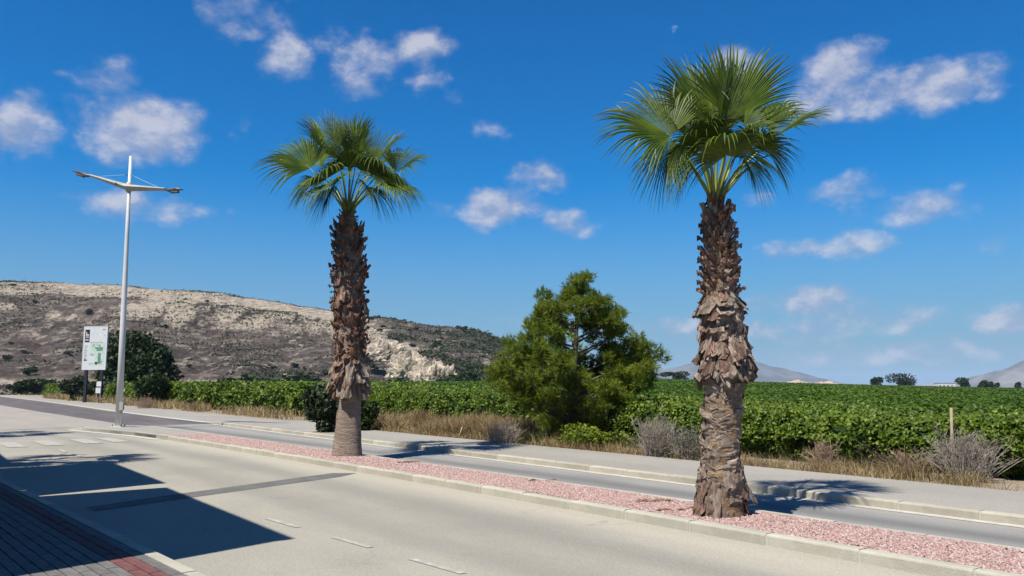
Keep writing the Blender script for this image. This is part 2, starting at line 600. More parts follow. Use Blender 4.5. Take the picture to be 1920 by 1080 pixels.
g = mesh('ground', [(-14000, -14000, -.03), (14000, -14000, -.03), (14000, 14000, -.03), (-14000, 14000, -.03)], [(0, 1, 2, 3)], M['plain'])
tag(put('ground', g), 'flat dry ground of the valley floor', 'ground', None, 'structure')
sheet('verge', [(-30, 10), (260, 10), (260, 22), (60, 20), (-30, 17)], -.012, M['dirt'], label='dry brown dirt verge beside the far pavement', cat='verge')
sheet('road', [(-30, -4)] + [(260, -6), (260, 12), (36, TK)] + [(-30, TK)], -.004, M['road'], label='pale sun bleached asphalt road in the foreground', cat='road')
ln = [(s, tF(s) - .1) for s in np.linspace(-30, 30, 30)]
sheet('far_lane', ln + [(36, 7.4), (36, TK), (-30, TK)], .001, M['lane'], label='narrow grey lane between gravel median and far kerb', cat='lane')
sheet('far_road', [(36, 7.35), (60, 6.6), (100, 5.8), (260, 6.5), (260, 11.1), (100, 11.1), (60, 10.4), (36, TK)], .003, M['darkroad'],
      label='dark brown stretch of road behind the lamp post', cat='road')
sheet('side_road', [(34.6, 1.0), (260, -3.5), (260, 6.4), (100, 5.7), (60, 6.5), (37, 7.2)], .002, M['paleroad'], label='pale dusty road surface left of the lamp post island', cat='road')


def strip(name, curve, w, z, m, label, cat, kind='structure'):
    v, f = [], []
    for s, t in curve:
        v += [(s, -t, z), (s, -(t + w), z)]
    for i in range(len(curve) - 1):
        b = 2 * i
        f.append((b, b + 1, b + 3, b + 2))
    me = mesh(name, v, f, m)
    if me.polygons[0].normal.z < 0: me.flip_normals()
    o = put(name, me, None, (0, 0, 0), (0, 0, ROT))
    return tag(o, label, cat, None, kind)


strip('gutter', [(s, TK - .17) for s in np.linspace(-30, 35.4, 20)], .17, .006, M['gutter'], 'pale concrete gutter strip along the far kerb', 'gutter')
strip('gutter', [(35.5, 10.55), (45, 10.45), (57, 10.5), (86, 11.2), (120, 11.5), (170, 12.0), (260, 12.5)], .42, .007, M['gutter'],
      'pale gutter strip edging the dark far road', 'gutter')
strip('far_path', [(35.5, 10.97), (45, 10.87), (57, 10.92), (86, 11.62), (120, 11.92), (170, 12.42), (260, 13)], 3.3, .010, M['walk'],
      'flush concrete path below the map sign', 'path')

# raised far pavement with its kerb stones
far_pts = [(-30, TK + .14), (35.2, TK + .14), (35.9, TK + .5), (36.1, 12.4), (33.5, 14.6), (30.5, 13.6), (27, TV + .1), (-30, TV)]
pm = MB().prism([(s, -t) for s, t in far_pts][::-1], -.02, ZK)
far_walk = put('pavement', pm.me('pavement', M['walk']), None, (0, 0, 0), (0, 0, ROT))
tag(far_walk, 'raised concrete pavement running along the vine field', 'pavement', None, 'structure')


def kerb_mesh(m, w=.14, L=.975, h=ZK):
    b = .022
    prof = [(0, -.05), (0, h - b), (.006, h - b * .4), (b, h), (w, h), (w, -.05)]
    v, f = [], []
    for x in (-L / 2, L / 2):
        v += [(x, -y, z) for y, z in prof]
    n = len(prof)
    for i in range(n - 1):
        f.append((i, i + 1, n + i + 1, n + i))
    f += [tuple(range(n))[::-1], tuple(range(n, 2 * n))]
    me = mesh('kerb_stone', v, f, m)
    return me


kerb_far_me, kerb_near_me = kerb_mesh(M['kerbf']), kerb_mesh(M['kerb'])
mort_me = MB().box(-.012, .012, -.132, -.006, -.05, ZK - .008).me('mortar_joint', M['mortar'])


def kerb_line(parent, fn, s0, s1, me, flip=False, group=None):
    s = s0
    while s < s1:
        a, b = fn(s), fn(s + 1)
        ang = math.atan2(-(b - a), 1)
        jit = random.uniform(-.004, .004)
        rz = ang + (math.pi if flip else 0)
        o = put('kerb_stone', me, parent, (s + .5, -(a + b) / 2 + jit, random.uniform(-.004, .004)), (random.uniform(-.006, .006), 0, rz + random.uniform(-.003, .003)))
        put('mortar_joint', mort_me, parent, (s, -a, 0), (0, 0, rz))
        s += 1.0


kerb_line(far_walk, lambda s: TK, -5.4, 35, kerb_far_me)

# the median: gravel between two kerbs, widening to a concrete nose with the lamp post
med_s = np.linspace(-12, 27, 40)
poly = [(s, -(tN(s) + .12)) for s in med_s] + [(s, -(tF(s) - .12)) for s in med_s[::-1]]
median = put('median', MB().prism(poly[::-1], -.02, ZK - .015).me('median', M['gravelbed']), None, (0, 0, 0), (0, 0, ROT))
tag(median, 'long narrow median strip filled with pink gravel', 'median', None, 'structure')
kerb_line(median, tN, -4.8, 26, kerb_near_me)
kerb_line(median, tF, -4.8, 26, kerb_near_me, True)
nose = [(26.0, tN(26)), (29, 5.95), (31, 5.55), (33.2, 5.05), (33.7, 5.12), (34.1, 5.6), (34.25, 6.3), (34.1, 7.0), (33.5, 7.35), (31, 7.5), (28.5, 7.62), (26.0, tF(26))]
island = put('traffic_island', MB().prism([(s, -t) for s, t in nose], -.02, ZK + .004).me('traffic_island', M['walk']), None, (0, 0, 0), (0, 0, ROT))
tag(island, 'pale concrete island nose carrying the lamp post', 'traffic island', None, 'structure')
for i in range(len(nose) - 1):
    (s0, t0), (s1, t1) = nose[i], nose[i + 1]
    L = math.hypot(s1 - s0, t1 - t0)
    k = max(1, round(L))
    for j in range(k):
        q = (j + .5) / k
        put('kerb_stone', kerb_near_me, island, (s0 + (s1 - s0) * q, -(t0 + (t1 - t0) * q) + .0, .006), (0, 0, math.atan2(-(t1 - t0), s1 - s0)), (L / k, 1, 1.0))
strip('island_gutter', [(26.2, 5.95), (29, 5.62), (31, 5.2), (33.3, 4.68), (34.2, 4.6)], .30, .006, M['gutter'], 'pale strip at the foot of the island kerb', 'gutter')

# gravel stones
def stones(name, n, s0, s1, sz0, sz1, parent):
    s = s0 + (s1 - s0) * rng.random(n)
    a = np.array([tN(q) for q in s]) + .13
    b = np.array([tF(q) for q in s]) - .13
    t = a + (b - a) * rng.random(n)
    r = sz0 + (sz1 - sz0) * rng.random(n)
    base = np.array([[1, 0, 0], [0, 1, 0], [-1, 0, 0], [0, -1, 0], [0, 0, 1]], float)
    v = base[None] * (0.6 + .8 * rng.random((n, 5, 1))) * r[:, None, None]
    v[:, :, 2] *= .75
    ang = rng.random(n) * 6.28
    c, sn = np.cos(ang), np.sin(ang)
    x = v[:, :, 0] * c[:, None] - v[:, :, 1] * sn[:, None]
    y = v[:, :, 0] * sn[:, None] + v[:, :, 1] * c[:, None]
    v[:, :, 0], v[:, :, 1] = x + s[:, None], y - t[:, None]
    hh = .018 * fbm(s * 2, t * 2, 3, 4)
    v[:, :, 2] += (ZK - .012 + hh + .004 * rng.random(n))[:, None]
    F = np.array([[0, 1, 4], [1, 2, 4], [2, 3, 4], [3, 0, 4]])
    f = F[None] + (np.arange(n) * 5)[:, None, None]
    o = put(name, mesh(name, v.reshape(-1, 3), f.reshape(-1, 3), M['gravel']), parent)
    return tag(o, kind='stuff')


stones('gravel', 62000, -4, 13, .008, .017, median)
stones('gravel', 20000, 13, 27, .012, .022, median)

# road markings and repairs
for (a, b, w) in ((9.87, 9.05, .075), (8.24, 7.5, .075), (6.79, 6.0, .075)):
    o = sheet('lane_dash', [(a, 3.78 - .088 * (a - 7.2)), (b, 3.78 - .088 * (b - 7.2)), (b, 3.78 - .088 * (b - 7.2) + w), (a, 3.78 - .088 * (a - 7.2) + w)], .002, M['paint'])
    tag(o, {9.87: 'faded white lane dash nearest the house shadow', 8.24: 'middle one of three faded white lane dashes', 6.79: 'nearest faded white lane dash at the bottom edge'}[a],
        'road marking', 'faded lane dashes')
o = sheet('road_patch', [(13.95, 6.72), (14.25, 6.4), (12.75, 3.0), (12.2, 1.95), (11.75, 2.0), (12.2, 2.95), (13.6, 6.25)], .001, M['patch'])
tag(o, 'dark grey asphalt trench repair crossing the near road', 'road patch')
zebra = [(25.2, 27.6, 2.1, 'leftmost white zebra bar at the frame edge'), (25.4, 27.8, 3.0, 'broad white zebra bar next to the leftmost one'),
         (25.6, 28.0, 4.0, 'thin white zebra bar near the island'), (25.8, 28.2, 4.75, 'white zebra bar closest to the lamp island')]
for a, b, t, lab in zebra:
    o = sheet('zebra_bar', [(a, t), (b, t - .12), (b, t + .33), (a, t + .45)], .006, M['paint'])
    tag(o, lab, 'road marking', 'zebra crossing bars')
for a, b, t, lab in ((22.6, 23.6, 3.05, 'small faded dash in front of the zebra bars'), (21.0, 21.9, 3.15, 'small faded dash nearer the palm shadow')):
    tag(sheet('lane_dash', [(a, t), (b, t - .02), (b, t + .09), (a, t + .1)], .006, M['paint']), lab, 'road marking', 'faded lane dashes')

# near pavement: kerb, red and grey slabs
near_walk = put('near_pavement', MB().prism([(-30, 12), (-30, -1.78), (22.6, -1.78), (23.4, -.9), (60, -.3), (60, 12)][::-1], -.02, ZK - .03).me('near_pavement', M['joint']), None, (0, 0, 0), (0, 0, ROT))
dlt = math.atan(.08)                          # the near kerb runs off a little more to the left than the median
pv2 = Vector((8, -1.85, 0))
near_walk.rotation_euler = (0, 0, ROT + dlt)
near_walk.location = Matrix.Rotation(ROT, 3, 'Z') @ pv2 - Matrix.Rotation(ROT + dlt, 3, 'Z') @ pv2
tag(near_walk, 'paved near footway with grey and red stripes', 'pavement', None, 'structure')
tile_g = MB().box(-.193, .193, -.046, .046, -.05, .012).me('paving_slab', M['tile_grey'])
tile_r = MB().box(-.193, .193, -.046, .046, -.05, .012).me('paving_slab', M['tile_red'])
for c in range(12):
    red = c in (1, 2, 11)
    for r in range(25):
        s = 5.6 + r * .4 + (.2 if c % 2 else 0)
        put('paving_slab', tile_r if red else tile_g, near_walk, (s, -(1.73 - c * .105), ZK - .03 + random.uniform(-.002, .002)))
fs = MB()
for c in range(12):
    for r in range(7):
        s = 15.6 + r * .4 + (.2 if c % 2 else 0)
        fs.box(s - .193, s + .193, -(1.73 - c * .105) - .046, -(1.73 - c * .105) + .046, .05, ZK - .018)
tag(put('far_slabs', fs.me('far_slabs', M['tile_grey']), near_walk), kind='stuff')
kn = kerb_mesh(M['kerb'], w=.13, h=ZK - .012)
for k in range(16):
    put('kerb_stone', kn, near_walk, (2.5 + k, -1.91, 0), (0, 0, math.pi))


# ------------------------------------------------------------------ hills and mountains
def yz(x, y, depth):
    return U(x, y, depth).z


def hill():
    nu, nv = 520, 150
    x_sky = np.array([-900, -500, -200, 0, 100, 200, 300, 400, 500, 560, 620, 700, 780, 850, 900, 940, 1000, 1080, 1160, 1240, 1300, 1380, 1500])
    y_sky = np.array([540, 528, 528, 532, 533, 538, 545, 551, 565, 577, 588, 598, 607, 614, 624, 640, 664, 688, 702, 711, 718, 726, 732.])
    xs = np.linspace(-900, 1380, nu)
    ys = np.interp(xs, x_sky, y_sky)
    ys = ys + (fbm(xs / 60, xs * 0, 4, 3) - .5) * 9
    az = np.arctan((xs - 960) / FPX)
    v = np.linspace(0, 1, nv)
    depth0, depth1 = 150.0, 560.0
    A, V = np.meshgrid(az, v, indexing='ij')
    dep = depth0 + (depth1 * 1.35 - depth0) * V
    X = np.tan(A) * dep
    Y = dep
    top = (CAMH + (725 - ys) / FPX * depth1)[:, None]
    q = np.clip((dep - depth0) / (depth1 - depth0), 0, 1)
    # profile: foot slope, badlands, cliff band, plateau
    jig = (fbm(X / 90, Y / 90, 4, 21) - .5)
    qq = np.clip(q + jig * .12 * np.sin(np.pi * q), 0, 1)
    prof = np.interp(qq, [0, .08, .22, .45, .66, .72, .80, .86, .93, 1.0], [0, .012, .05, .24, .52, .70, .78, .92, .955, 1.0])
    H = top * prof
    gul = np.abs(fbm(X / 26, Y / 60, 4, 5) - .5) * 2
    H += -(1 - gul) ** 3 * 5.5 * np.sin(np.pi * np.clip(qq * 1.08, 0, 1)) * np.clip(top / 40, 0, 1)
    H += (fbm(X / 13, Y / 13, 5, 8) - .5) * 4.0 * np.clip(q * 3, 0, 1) * np.clip(1.02 - q, .12, 1)
    # thin ledges of harder rock
    stp = 3.2
    led = H / stp
    fr = led - np.floor(led)
    H = np.where(qq > .25, (np.floor(led) + np.clip(fr * 1.9 - .45, 0, 1)) * stp * .6 + H * .4, H)
    H = np.where(dep > depth1, H - (dep - depth1) * .10, H)
    H[:, 0] = -2
    H += -.3
    verts = np.stack([X, Y, H], -1).reshape(-1, 3)
    i, j = np.meshgrid(np.arange(nu - 1), np.arange(nv - 1), indexing='ij')
    b = i * nv + j
    f = np.stack([b, b + nv, b + nv + 1, b + 1], -1).reshape(-1, 4)
    # where bare limestone shows: a ledge below the rim, the eroded face under it, a few outcrops
    PXg = np.repeat(xs[:, None], nv, 1)
    rel = H / np.maximum(top, 2)
    wv = (fbm(X / 45, Y / 45, 4, 61) - .5) * .12
    nz = fbm(X / 7, H / 2.2, 4, 62)
    ledge = np.maximum(np.exp(-((rel + wv * .4 - .88) / .022) ** 2), np.maximum(.9 * np.exp(-((rel + wv * .5 - .80) / .02) ** 2), .55 * np.exp(-((rel + wv - .83) / .07) ** 2))) * 1.35 * np.interp(PXg, [-400, 60, 180, 380, 600, 660, 720], [.35, .45, .8, 1, 1, .7, .1])
    rim = np.exp(-((rel + wv * .5 - .97) / .022) ** 2) * np.interp(PXg, [-400, 0, 300, 520, 620], [.7, .8, .65, .35, .1])
    facem = np.exp(-((rel + wv - .66) / .16) ** 2) * np.interp(PXg, [60, 200, 320, 450, 600, 690, 760], [0, .35, .8, 1, .95, .6, .05])
    facem = facem * np.clip((fbm(X / 9, Y / 40, 4, 63) - .30) * 3.2, 0, 1)
    outc = np.zeros_like(H)
    for (ox, orl, rx, rr) in ((690, .62, 45, .12), (725, .50, 40, .12), (760, .38, 40, .12), (795, .22, 36, .11), (745, .28, 25, .08), (812, .12, 34, .08), (835, .55, 40, .05), (915, .40, 8, .10), (40, .80, 60, .05), (130, .52, 50, .03), (20, .62, 40, .02)):
        outc = np.maximum(outc, np.exp(-(((PXg - ox) / rx) ** 2 + ((rel - orl) / rr) ** 2)))
    outc = outc * np.clip((fbm(X / 6, Y / 14, 4, 64) - .28) * 3.0, 0, 1)
    terr = np.exp(-((rel - .035) / .02) ** 2) * .7
    strat = .5 + .5 * np.sin(H / 1.1 + 5 * fbm(X / 60, Y / 60, 3, 65))
    speck = np.clip((nz - .52) * 5, 0, 1) * .35
    rockm = np.clip(np.maximum.reduce([ledge * 1.1, rim * .9, 1.25 * facem * (.60 + .5 * strat), outc * 1.1, terr, speck]) * np.interp(PXg, [200, 330, 640, 700], [1.1, 1.35, 1.35, 1.15]), 0, 1)
    greenm = np.interp(PXg, [600, 720, 860, 960], [0, .35, .85, 1]) * np.clip((fbm(X / 16, Y / 16, 4, 66) - .34) * 4, 0, 1) + .5 * np.exp(-((rel - .07) / .03) ** 2) * np.clip((fbm(X / 22, Y / 22, 3, 67) - .42) * 6, 0, 1)
    m = bpy.data.materials.new('hill')
    m.use_nodes = True
    t = NT(m.node_tree)
    bs = m.node_tree.nodes['Principled BSDF']
    g = t.node('ShaderNodeNewGeometry')
    p = g.outputs['Position']
    at = t.node('ShaderNodeAttribute', attribute_name='cover')
    sc3 = t.node('ShaderNodeSeparateXYZ')
    t.l.new(at.outputs['Vector'], sc3.inputs[0])
    ph = t.vmath('MULTIPLY', p, (1, .45, 2.2))
    soil = t.mix(t.ramp(t.noise(p, .03, 6, .65), .36, .64), (.085, .062, .052), (.185, .142, .115))
    soil = t.mix(t.ramp(t.noise(ph, .16, 6, .75), .50, .62), soil, (.34, .28, .23))
    rock = t.mix(t.ramp(t.noise(ph, .3, 5, .7), .35, .65), (.66, .56, .43), (.36, .29, .22))
    rn = t.ramp(t.noise(ph, .45, 5, .75), .30, .70, -.24, .24, False)
    rk = t.ramp(t.math('ADD', sc3.outputs[0], rn), .22, .54)
    col = t.mix(rk, soil, rock)
    scr = t.ramp(t.noise(ph, .38, 4, .7), .55, .62)
    scr = t.math('MULTIPLY', scr, t.math('SUBTRACT', 1, t.math('MULTIPLY', sc3.outputs[0], .8)))
    col = t.mix(t.math('MULTIPLY', scr, .85), col, (.034, .033, .022))
    gn = t.ramp(t.math('ADD', sc3.outputs[1], rn), .35, .65)
    col = t.mix(t.math('MULTIPLY', gn, .85), col, (.075, .078, .042))
    t.l.new(t.mix(1.0, col, (ALB,) * 3, 'MULTIPLY'), bs.inputs['Base Color'])
    bs.inputs['Roughness'].default_value = .95
    bs.inputs['Specular IOR Level'].default_value = .1
    bn = t.node('ShaderNodeBump')
    bn.inputs['Strength'].default_value = 1.0
    bn.inputs['Distance'].default_value = 3.5
    t.l.new(t.noise(ph, .4, 6, .75), bn.inputs['Height'])
    t.l.new(bn.outputs[0], bs.inputs['Normal'])
    me = mesh('hill', verts, f, m, False)
    ca = me.attributes.new('cover', 'FLOAT_VECTOR', 'POINT')
    ca.data.foreach_set('vector', np.stack([rockm, greenm, 0 * rockm], -1).astype(np.float32).ravel())
    o = put('hill', me)
    tag(o, 'long dry hill of scrub and pale limestone ledges', 'hill', None, 'structure')
    return X, Y, H


HX, HY, HH = hill()


def mountain(name, label, xs, ys, depth, back, seed, c1, c2):
    x = np.linspace(xs[0], xs[-1], 160)
    y = np.interp(x, xs, ys)
    top = CAMH + (725 - y) / FPX * depth + (fbm(x / 14, x * 0, 4, seed) - .5) * .09 * np.clip(725 - y, 0, 60) / FPX * depth * 2
    v = np.linspace(-1, 1, 61)
    Xc = (x - 960) / FPX * depth
    X = np.repeat(Xc[:, None], 61, 1)
    Y = depth + v[None] * back * np.ones_like(X)
    prof = 1 - np.abs(v) ** 1.1
    k = fbm(X / 260, Y / 260, 5, seed + 3)
    rid = np.abs(fbm(X / 190, Y / 420, 5, seed + 9) - .5) * 2
    Z = top[:, None] * prof[None] * (1 - (.55 * (.6 - k) + .45 * rid) * np.sin(np.pi * prof)[None]) - 3
    verts = np.stack([X, Y, Z], -1).reshape(-1, 3)
    i, j = np.meshgrid(np.arange(159), np.arange(60), indexing='ij')
    b = i * 61 + j
    f = np.stack([b, b + 61, b + 62, b + 1], -1).reshape(-1, 4)
    o = put(name, mesh(name, verts, f, mat(name + ' rock', c1, c2, .006, .95, coords='Object')))
    return tag(o, label, 'mountain', None, 'structure')


mountain('mountain', 'faint hazy mountain behind the near palm trunk', [1120, 1180, 1240, 1300, 1345, 1380, 1420, 1480, 1520, 1570], [722, 705, 692, 680, 668, 664, 679, 694, 704, 724],
         4800, 700, 40, (.08, .085, .09), (.16, .15, .145))
mountain('mountain', 'rocky grey mountain at the right edge', [1815, 1835, 1855, 1868, 1880, 1895, 1910, 1925, 1990, 2080, 2200, 2320], [724, 714, 706, 694, 693, 690, 680, 672, 662, 655, 668, 722],
         3900, 650, 60, (.10, .095, .09), (.24, .215, .195))
mountain('mountain', 'low blue ridge on the plain between the mountains', [1540, 1600, 1660, 1720, 1790, 1850], [723, 719, 721, 718, 720, 724], 6200, 500, 80, (.2, .2, .2), (.3, .28, .26))

# low pale bank with ledges on the far side of the field
bk = np.linspace(1395, 1600, 60)
bd = 430.0
bv, bf = [], []
for i, x in enumerate(bk):
    e = math.sin(math.pi * i / 59) ** .4
    jz = float(fbm(np.array([x / 9]), np.array([0.]), 3, 2)[0])
    h1 = (1.2 + 3.3 * jz) * e
    X = (x - 960) / FPX * bd
    base = 1.3
    for (dy, hh) in ((-6, -.4), (-3, h1 * .55), (-2.2, h1 * .6), (0, h1), (9, h1 * .9), (22, -1)):
        bv.append((X + dy * .2 + random.uniform(-.4, .4), bd + dy + random.uniform(-.6, .6), base + hh))
for i in range(59):
    for k in range(5):
        b = i * 6 + k
        bf.append((b, b + 6, b + 7, b + 1))
tag(put('bank', mesh('bank', bv, bf, mat('pale bank earth', (.46, .36, .29), (.30, .23, .18), .25, .95))), 'low pale earth bank on the far side of the field', 'bank', None, 'structure')

# pale rock knolls that stand clear of the lower slope
def knoll(px, py, depth, w, h, seed, label):
    c = U(px, py, depth)
    n, k = 72, 20
    v, f = [], []
    for i in range(k + 1):
        q = i / k
        for j in range(n):
            a = 2 * math.pi * j / n
            r = (1 - q ** 2.2) ** .6 if q < 1 else .02
            x, y = math.cos(a) * r, math.sin(a) * r
            jag = .55 * float(fbm(np.array([x * 2.0 + seed]), np.array([y * 2.0]), 3, seed)[0]) + .75 * abs(float(fbm(np.array([a * 4.5 + seed]), np.array([q * 4.0]), 4, seed + 2)[0]) - .5) * 2 + .08
            stepq = (math.floor(q * 5) + min(1, (q * 5 % 1) * 1.6)) / 5
            v.append((x * w * .62 * (.7 + .6 * jag), y * w * .45 * (.7 + .6 * jag), (stepq * .7 + q * .3) * h * (.55 + .9 * jag) - .40 * h))
    for i in range(k):
        for j in range(n):
            j2 = (j + 1) % n
            f.append((i * n + j, i * n + j2, (i + 1) * n + j2, (i + 1) * n + j))
    o = put('rock_outcrop', mesh('rock_outcrop', v, f, M['limestone']), None, c)
    tag(o, label, 'rock', 'pale rock knolls under the hill')


M['limestone'] = mat('pale limestone', (.62, .53, .41), (.40, .32, .24), .35, .95, bump=1.0, bscale=1.2, bdist=.5, c3=(.17, .145, .10))
knoll(812, 713, 215, 11, 6.2, 5, 'largest pale rock knoll low on the hill left of the pine')
knoll(770, 692, 250, 11, 6.6, 9, 'pale rock knoll higher up and left of the largest knoll')
knoll(722, 664, 320, 15, 7.5, 13, 'pale rock knoll on the slope close to the far palm')

# ------------------------------------------------------------------ foliage helpers
def leaf_cloud(P, size, up=.35, fold=.25, quad=False, aim=None, asp=.9):
    """one folded six-sided leaf per point; returns verts, faces (triangles)"""
    n = len(P)
    N = rng.normal(size=(n, 3))
    N[:, 2] = np.abs(N[:, 2]) + up
    if aim is not None:
        N += aim
    N /= np.linalg.norm(N, axis=1, keepdims=True)
    a = rng.normal(size=(n, 3))
    T = np.cross(N, a)
    T /= np.linalg.norm(T, axis=1, keepdims=True) + 1e-9
    B = np.cross(N, T)
    s = (size * (.65 + .7 * rng.random(n)))[:, None] if np.ndim(size) == 0 else (size * (.65 + .7 * rng.random(n)))[:, None]
    d = N * s * fold
    if quad:
        V = np.stack([P - T * s * .5, P - B * s * .5 * asp + d, P + T * s * .5, P + B * s * .5 * asp + d], 1)
        F = np.array([[0, 1, 2], [0, 2, 3]])
    else:
        V = np.stack([P - T * s * .5, P - T * s * .1 - B * s * .5 * asp + d, P + T * s * .25 - B * s * .32 * asp + d * .5, P + T * s * .55 - N * s * .12,
                      P + T * s * .25 + B * s * .32 * asp + d * .5, P - T * s * .1 + B * s * .5 * asp + d], 1)
        F = np.array([[0, 1, 2], [0, 2, 3], [0, 3, 4], [0, 4, 5]])
    k = V.shape[1]
    f = F[None] + (np.arange(n) * k)[:, None, None]
    return V.reshape(-1, 3), f.reshape(-1, 3)


def lump_points(n, c, r, lumps=9, shell=.55, seed=0, flat=1.0):
    """points gathered in uneven clumps inside an ellipsoid"""
    g = np.random.default_rng(seed)
    C = g.normal(size=(lumps, 3))
    C /= np.linalg.norm(C, axis=1, keepdims=True)
    C *= (.35 + .5 * g.random((lumps, 1)))
    C[:, 2] = C[:, 2] * .9
    R = .30 + .28 * g.random(lumps)
    k = g.integers(0, lumps, n)
    d = g.normal(size=(n, 3))
    d /= np.linalg.norm(d, axis=1, keepdims=True)
    rad = R[k] * (shell + (1 - shell) * g.random(n)) * (.85 + .3 * g.random(n))
    p = C[k] + d * rad[:, None]
    p *= np.array(r)[None]
    p += np.array(c)[None]
    return p


def bush_mesh(n, seed, m, size, lumps=10, r=(1, 1, 1)):
    p = lump_points(n, (0, 0, .85 * r[2]), r, lumps, .6, seed)
    p[:, 2] = np.abs(p[:, 2])
    v, f = leaf_cloud(p, size, .4, .2, quad=True)
    return mesh('foliage', v, f, m)


def trunk_mesh(h, r, m, forks=4, seed=0, spread=.5):
    g = random.Random(seed)
    b = MB()
    b.tube([(0, 0, -.1), (g.uniform(-.05, .05) * h, 0, h * .4), (g.uniform(-.08, .08) * h, g.uniform(-.05, .05) * h, h)], [r, r * .7, r * .3], 7)
    for k in range(forks):
        a = k * 6.28 / forks + g.uniform(-.4, .4)
        b.tube([(0, 0, h * g.uniform(.2, .5)), (math.cos(a) * spread * h * .5, math.sin(a) * spread * h * .5, h * .75), (math.cos(a) * spread * h, math.sin(a) * spread * h, h * 1.05)],
               [r * .5, r * .35, r * .12], 5)
    return b.me('trunk', m, True)


# ------------------------------------------------------------------ vine field
def hz_at(s):
    return np.interp(s, [-10, 8, 20, 40, 70, 140], [.94, .98, 1.22, 1.62, 1.78, 1.85])


def vine_rows(name, s0, s1, t0, t1, n, size, label, base=0.0, core=True):
    s = s0 + (s1 - s0) * rng.random(n)
    wob = (fbm(s * .45, s * 0, 3, 31) - .5) * .9
    tt = rng.random(n)
    H = hz_at(s) * (.78 + .44 * fbm(s * .9, s * 0 + t0, 4, 12)) + base
    side = rng.random(n) < .52
    z = np.where(side, H * (.04 + .96 * rng.random(n) ** .8), H - .22 * rng.random(n) ** 2)
    dep = np.where(side, .45 * rng.random(n) ** 1.3, (t1 - t0) * tt)
    bulge = .35 * np.sin(np.pi * np.clip(z / H, 0, 1)) + .18 * (fbm(s * 1.6, z * 1.8, 3, 44) - .5) * 2
    t = t0 + wob + dep - np.where(side, bulge, 0)
    z += np.where(rng.random(n) < .03, .24 * rng.random(n), 0)        # shoots that stick out
    z += np.where(side, 0, .16 * (fbm(s * 1.2, t * 1.2, 3, 6) - .4))
    keep = np.where(side, fbm(s * 2.1, z * 2.4, 3, 51) > .36, True)
    s, t, z = s[keep], t[keep], z[keep]
    P = np.stack([DV.x * s + NV.x * t, DV.y * s + NV.y * t, np.maximum(z, .05)], 1)
    aim = np.tile(np.array([-NV.x, -NV.y, .35]) * .8, (len(P), 1))
    sz = size * (1 + np.clip((s - 20) / 60, 0, 2.2))
    v, f = leaf_cloud(P, sz, .2, .22, aim=aim)
    o = put(name, mesh(name, v, f, M['vine']))
    tag(o, label, 'vineyard', None, 'stuff')
    if core:                                   # core sheet: old wood, with the hedge's inner shade put in as darker green
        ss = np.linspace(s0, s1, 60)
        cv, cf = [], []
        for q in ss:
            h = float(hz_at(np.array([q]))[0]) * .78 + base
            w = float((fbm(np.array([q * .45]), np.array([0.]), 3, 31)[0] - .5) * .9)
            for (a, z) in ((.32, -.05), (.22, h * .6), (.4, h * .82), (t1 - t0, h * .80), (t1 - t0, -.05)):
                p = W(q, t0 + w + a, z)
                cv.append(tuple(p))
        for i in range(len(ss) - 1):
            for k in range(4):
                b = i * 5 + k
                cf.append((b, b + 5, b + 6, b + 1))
        put('hedge_core', mesh('hedge_core', cv, cf, M['vinesheet']), o)
    return o


vine_rows('vine_hedge', -9, 34, 15.6, 20.5, 132000, .082, 'bright leafy front of the vine field beside the pavement')
vine_rows('vine_hedge', 34, 150, 17.0, 24, 44000, .14, 'vine rows running on behind the far palm and sign')

# the rest of the field: a canopy that rolls away and lifts gently towards the hill
def field():
    nd, na = 90, 150
    dep = 14 * (430 / 14.0) ** np.linspace(0, 1, nd)
    xs = np.linspace(560, 2500, na)
    X = (xs[:, None] - 960) / FPX * dep[None]
    Y = np.repeat(dep[None], na, 0)
    yfar = np.interp(xs, [560, 1240, 1320, 1560, 1900, 2500], [716, 711.5, 714, 721, 728.5, 733])
    zfar = CAMH + (725 - yfar) / FPX * 430
    z = .98 + (zfar[:, None] - .98) * np.clip((Y - 24) / 400, 0, 1) ** .9
    z = z + (fbm(X * .5, Y * .5, 3, 71) - .5) * .22
    tt = X * NV.x + Y * NV.y
    z = np.where(tt < 19.8, -.5, z)
    V = np.stack([X, Y, z], -1).reshape(-1, 3)
    i, j = np.meshgrid(np.arange(na - 1), np.arange(nd - 1), indexing='ij')
    b = i * nd + j
    f = np.stack([b, b + nd, b + nd + 1, b + 1], -1).reshape(-1, 4)
    o = put('vine_field', mesh('vine_field', V, f, M['vinesheet'], True))
    tag(o, 'broad flat green vine field reaching to the horizon', 'field', None, 'stuff')
    n = 230000
    u = rng.random(n)
    d = 15 * (420 / 15.0) ** u
    x = 600 + 1750 * rng.random(n)
    PX, PY = (x - 960) / FPX * d, d
    zf = CAMH + (725 - np.interp(x, [560, 1240, 1320, 1560, 1900, 2500], [716, 711.5, 714, 721, 728.5, 733])) / FPX * 430
    pz = .98 + (zf - .98) * np.clip((PY - 24) / 400, 0, 1) ** .9 + (fbm(PX * .5, PY * .5, 3, 71) - .5) * .22 + .10 * rng.random(n)
    # rows of the trellis show as faint furrows
    t = PX * NV.x + PY * NV.y
    row = np.sin(t * 2 * np.pi / 3.0)
    ok = (t > 19.8) & ((row > -.85) | (rng.random(n) < .6))
    P = np.stack([PX, PY, pz], 1)[ok]
    v, f = leaf_cloud(P, .0026 * d[ok] + .05, 2.6, .12, quad=True)
    q = put('vine_leaves', mesh('vine_leaves', v, f, M['vinefar']), o)
    tag(q, kind='stuff')
    return o


field()
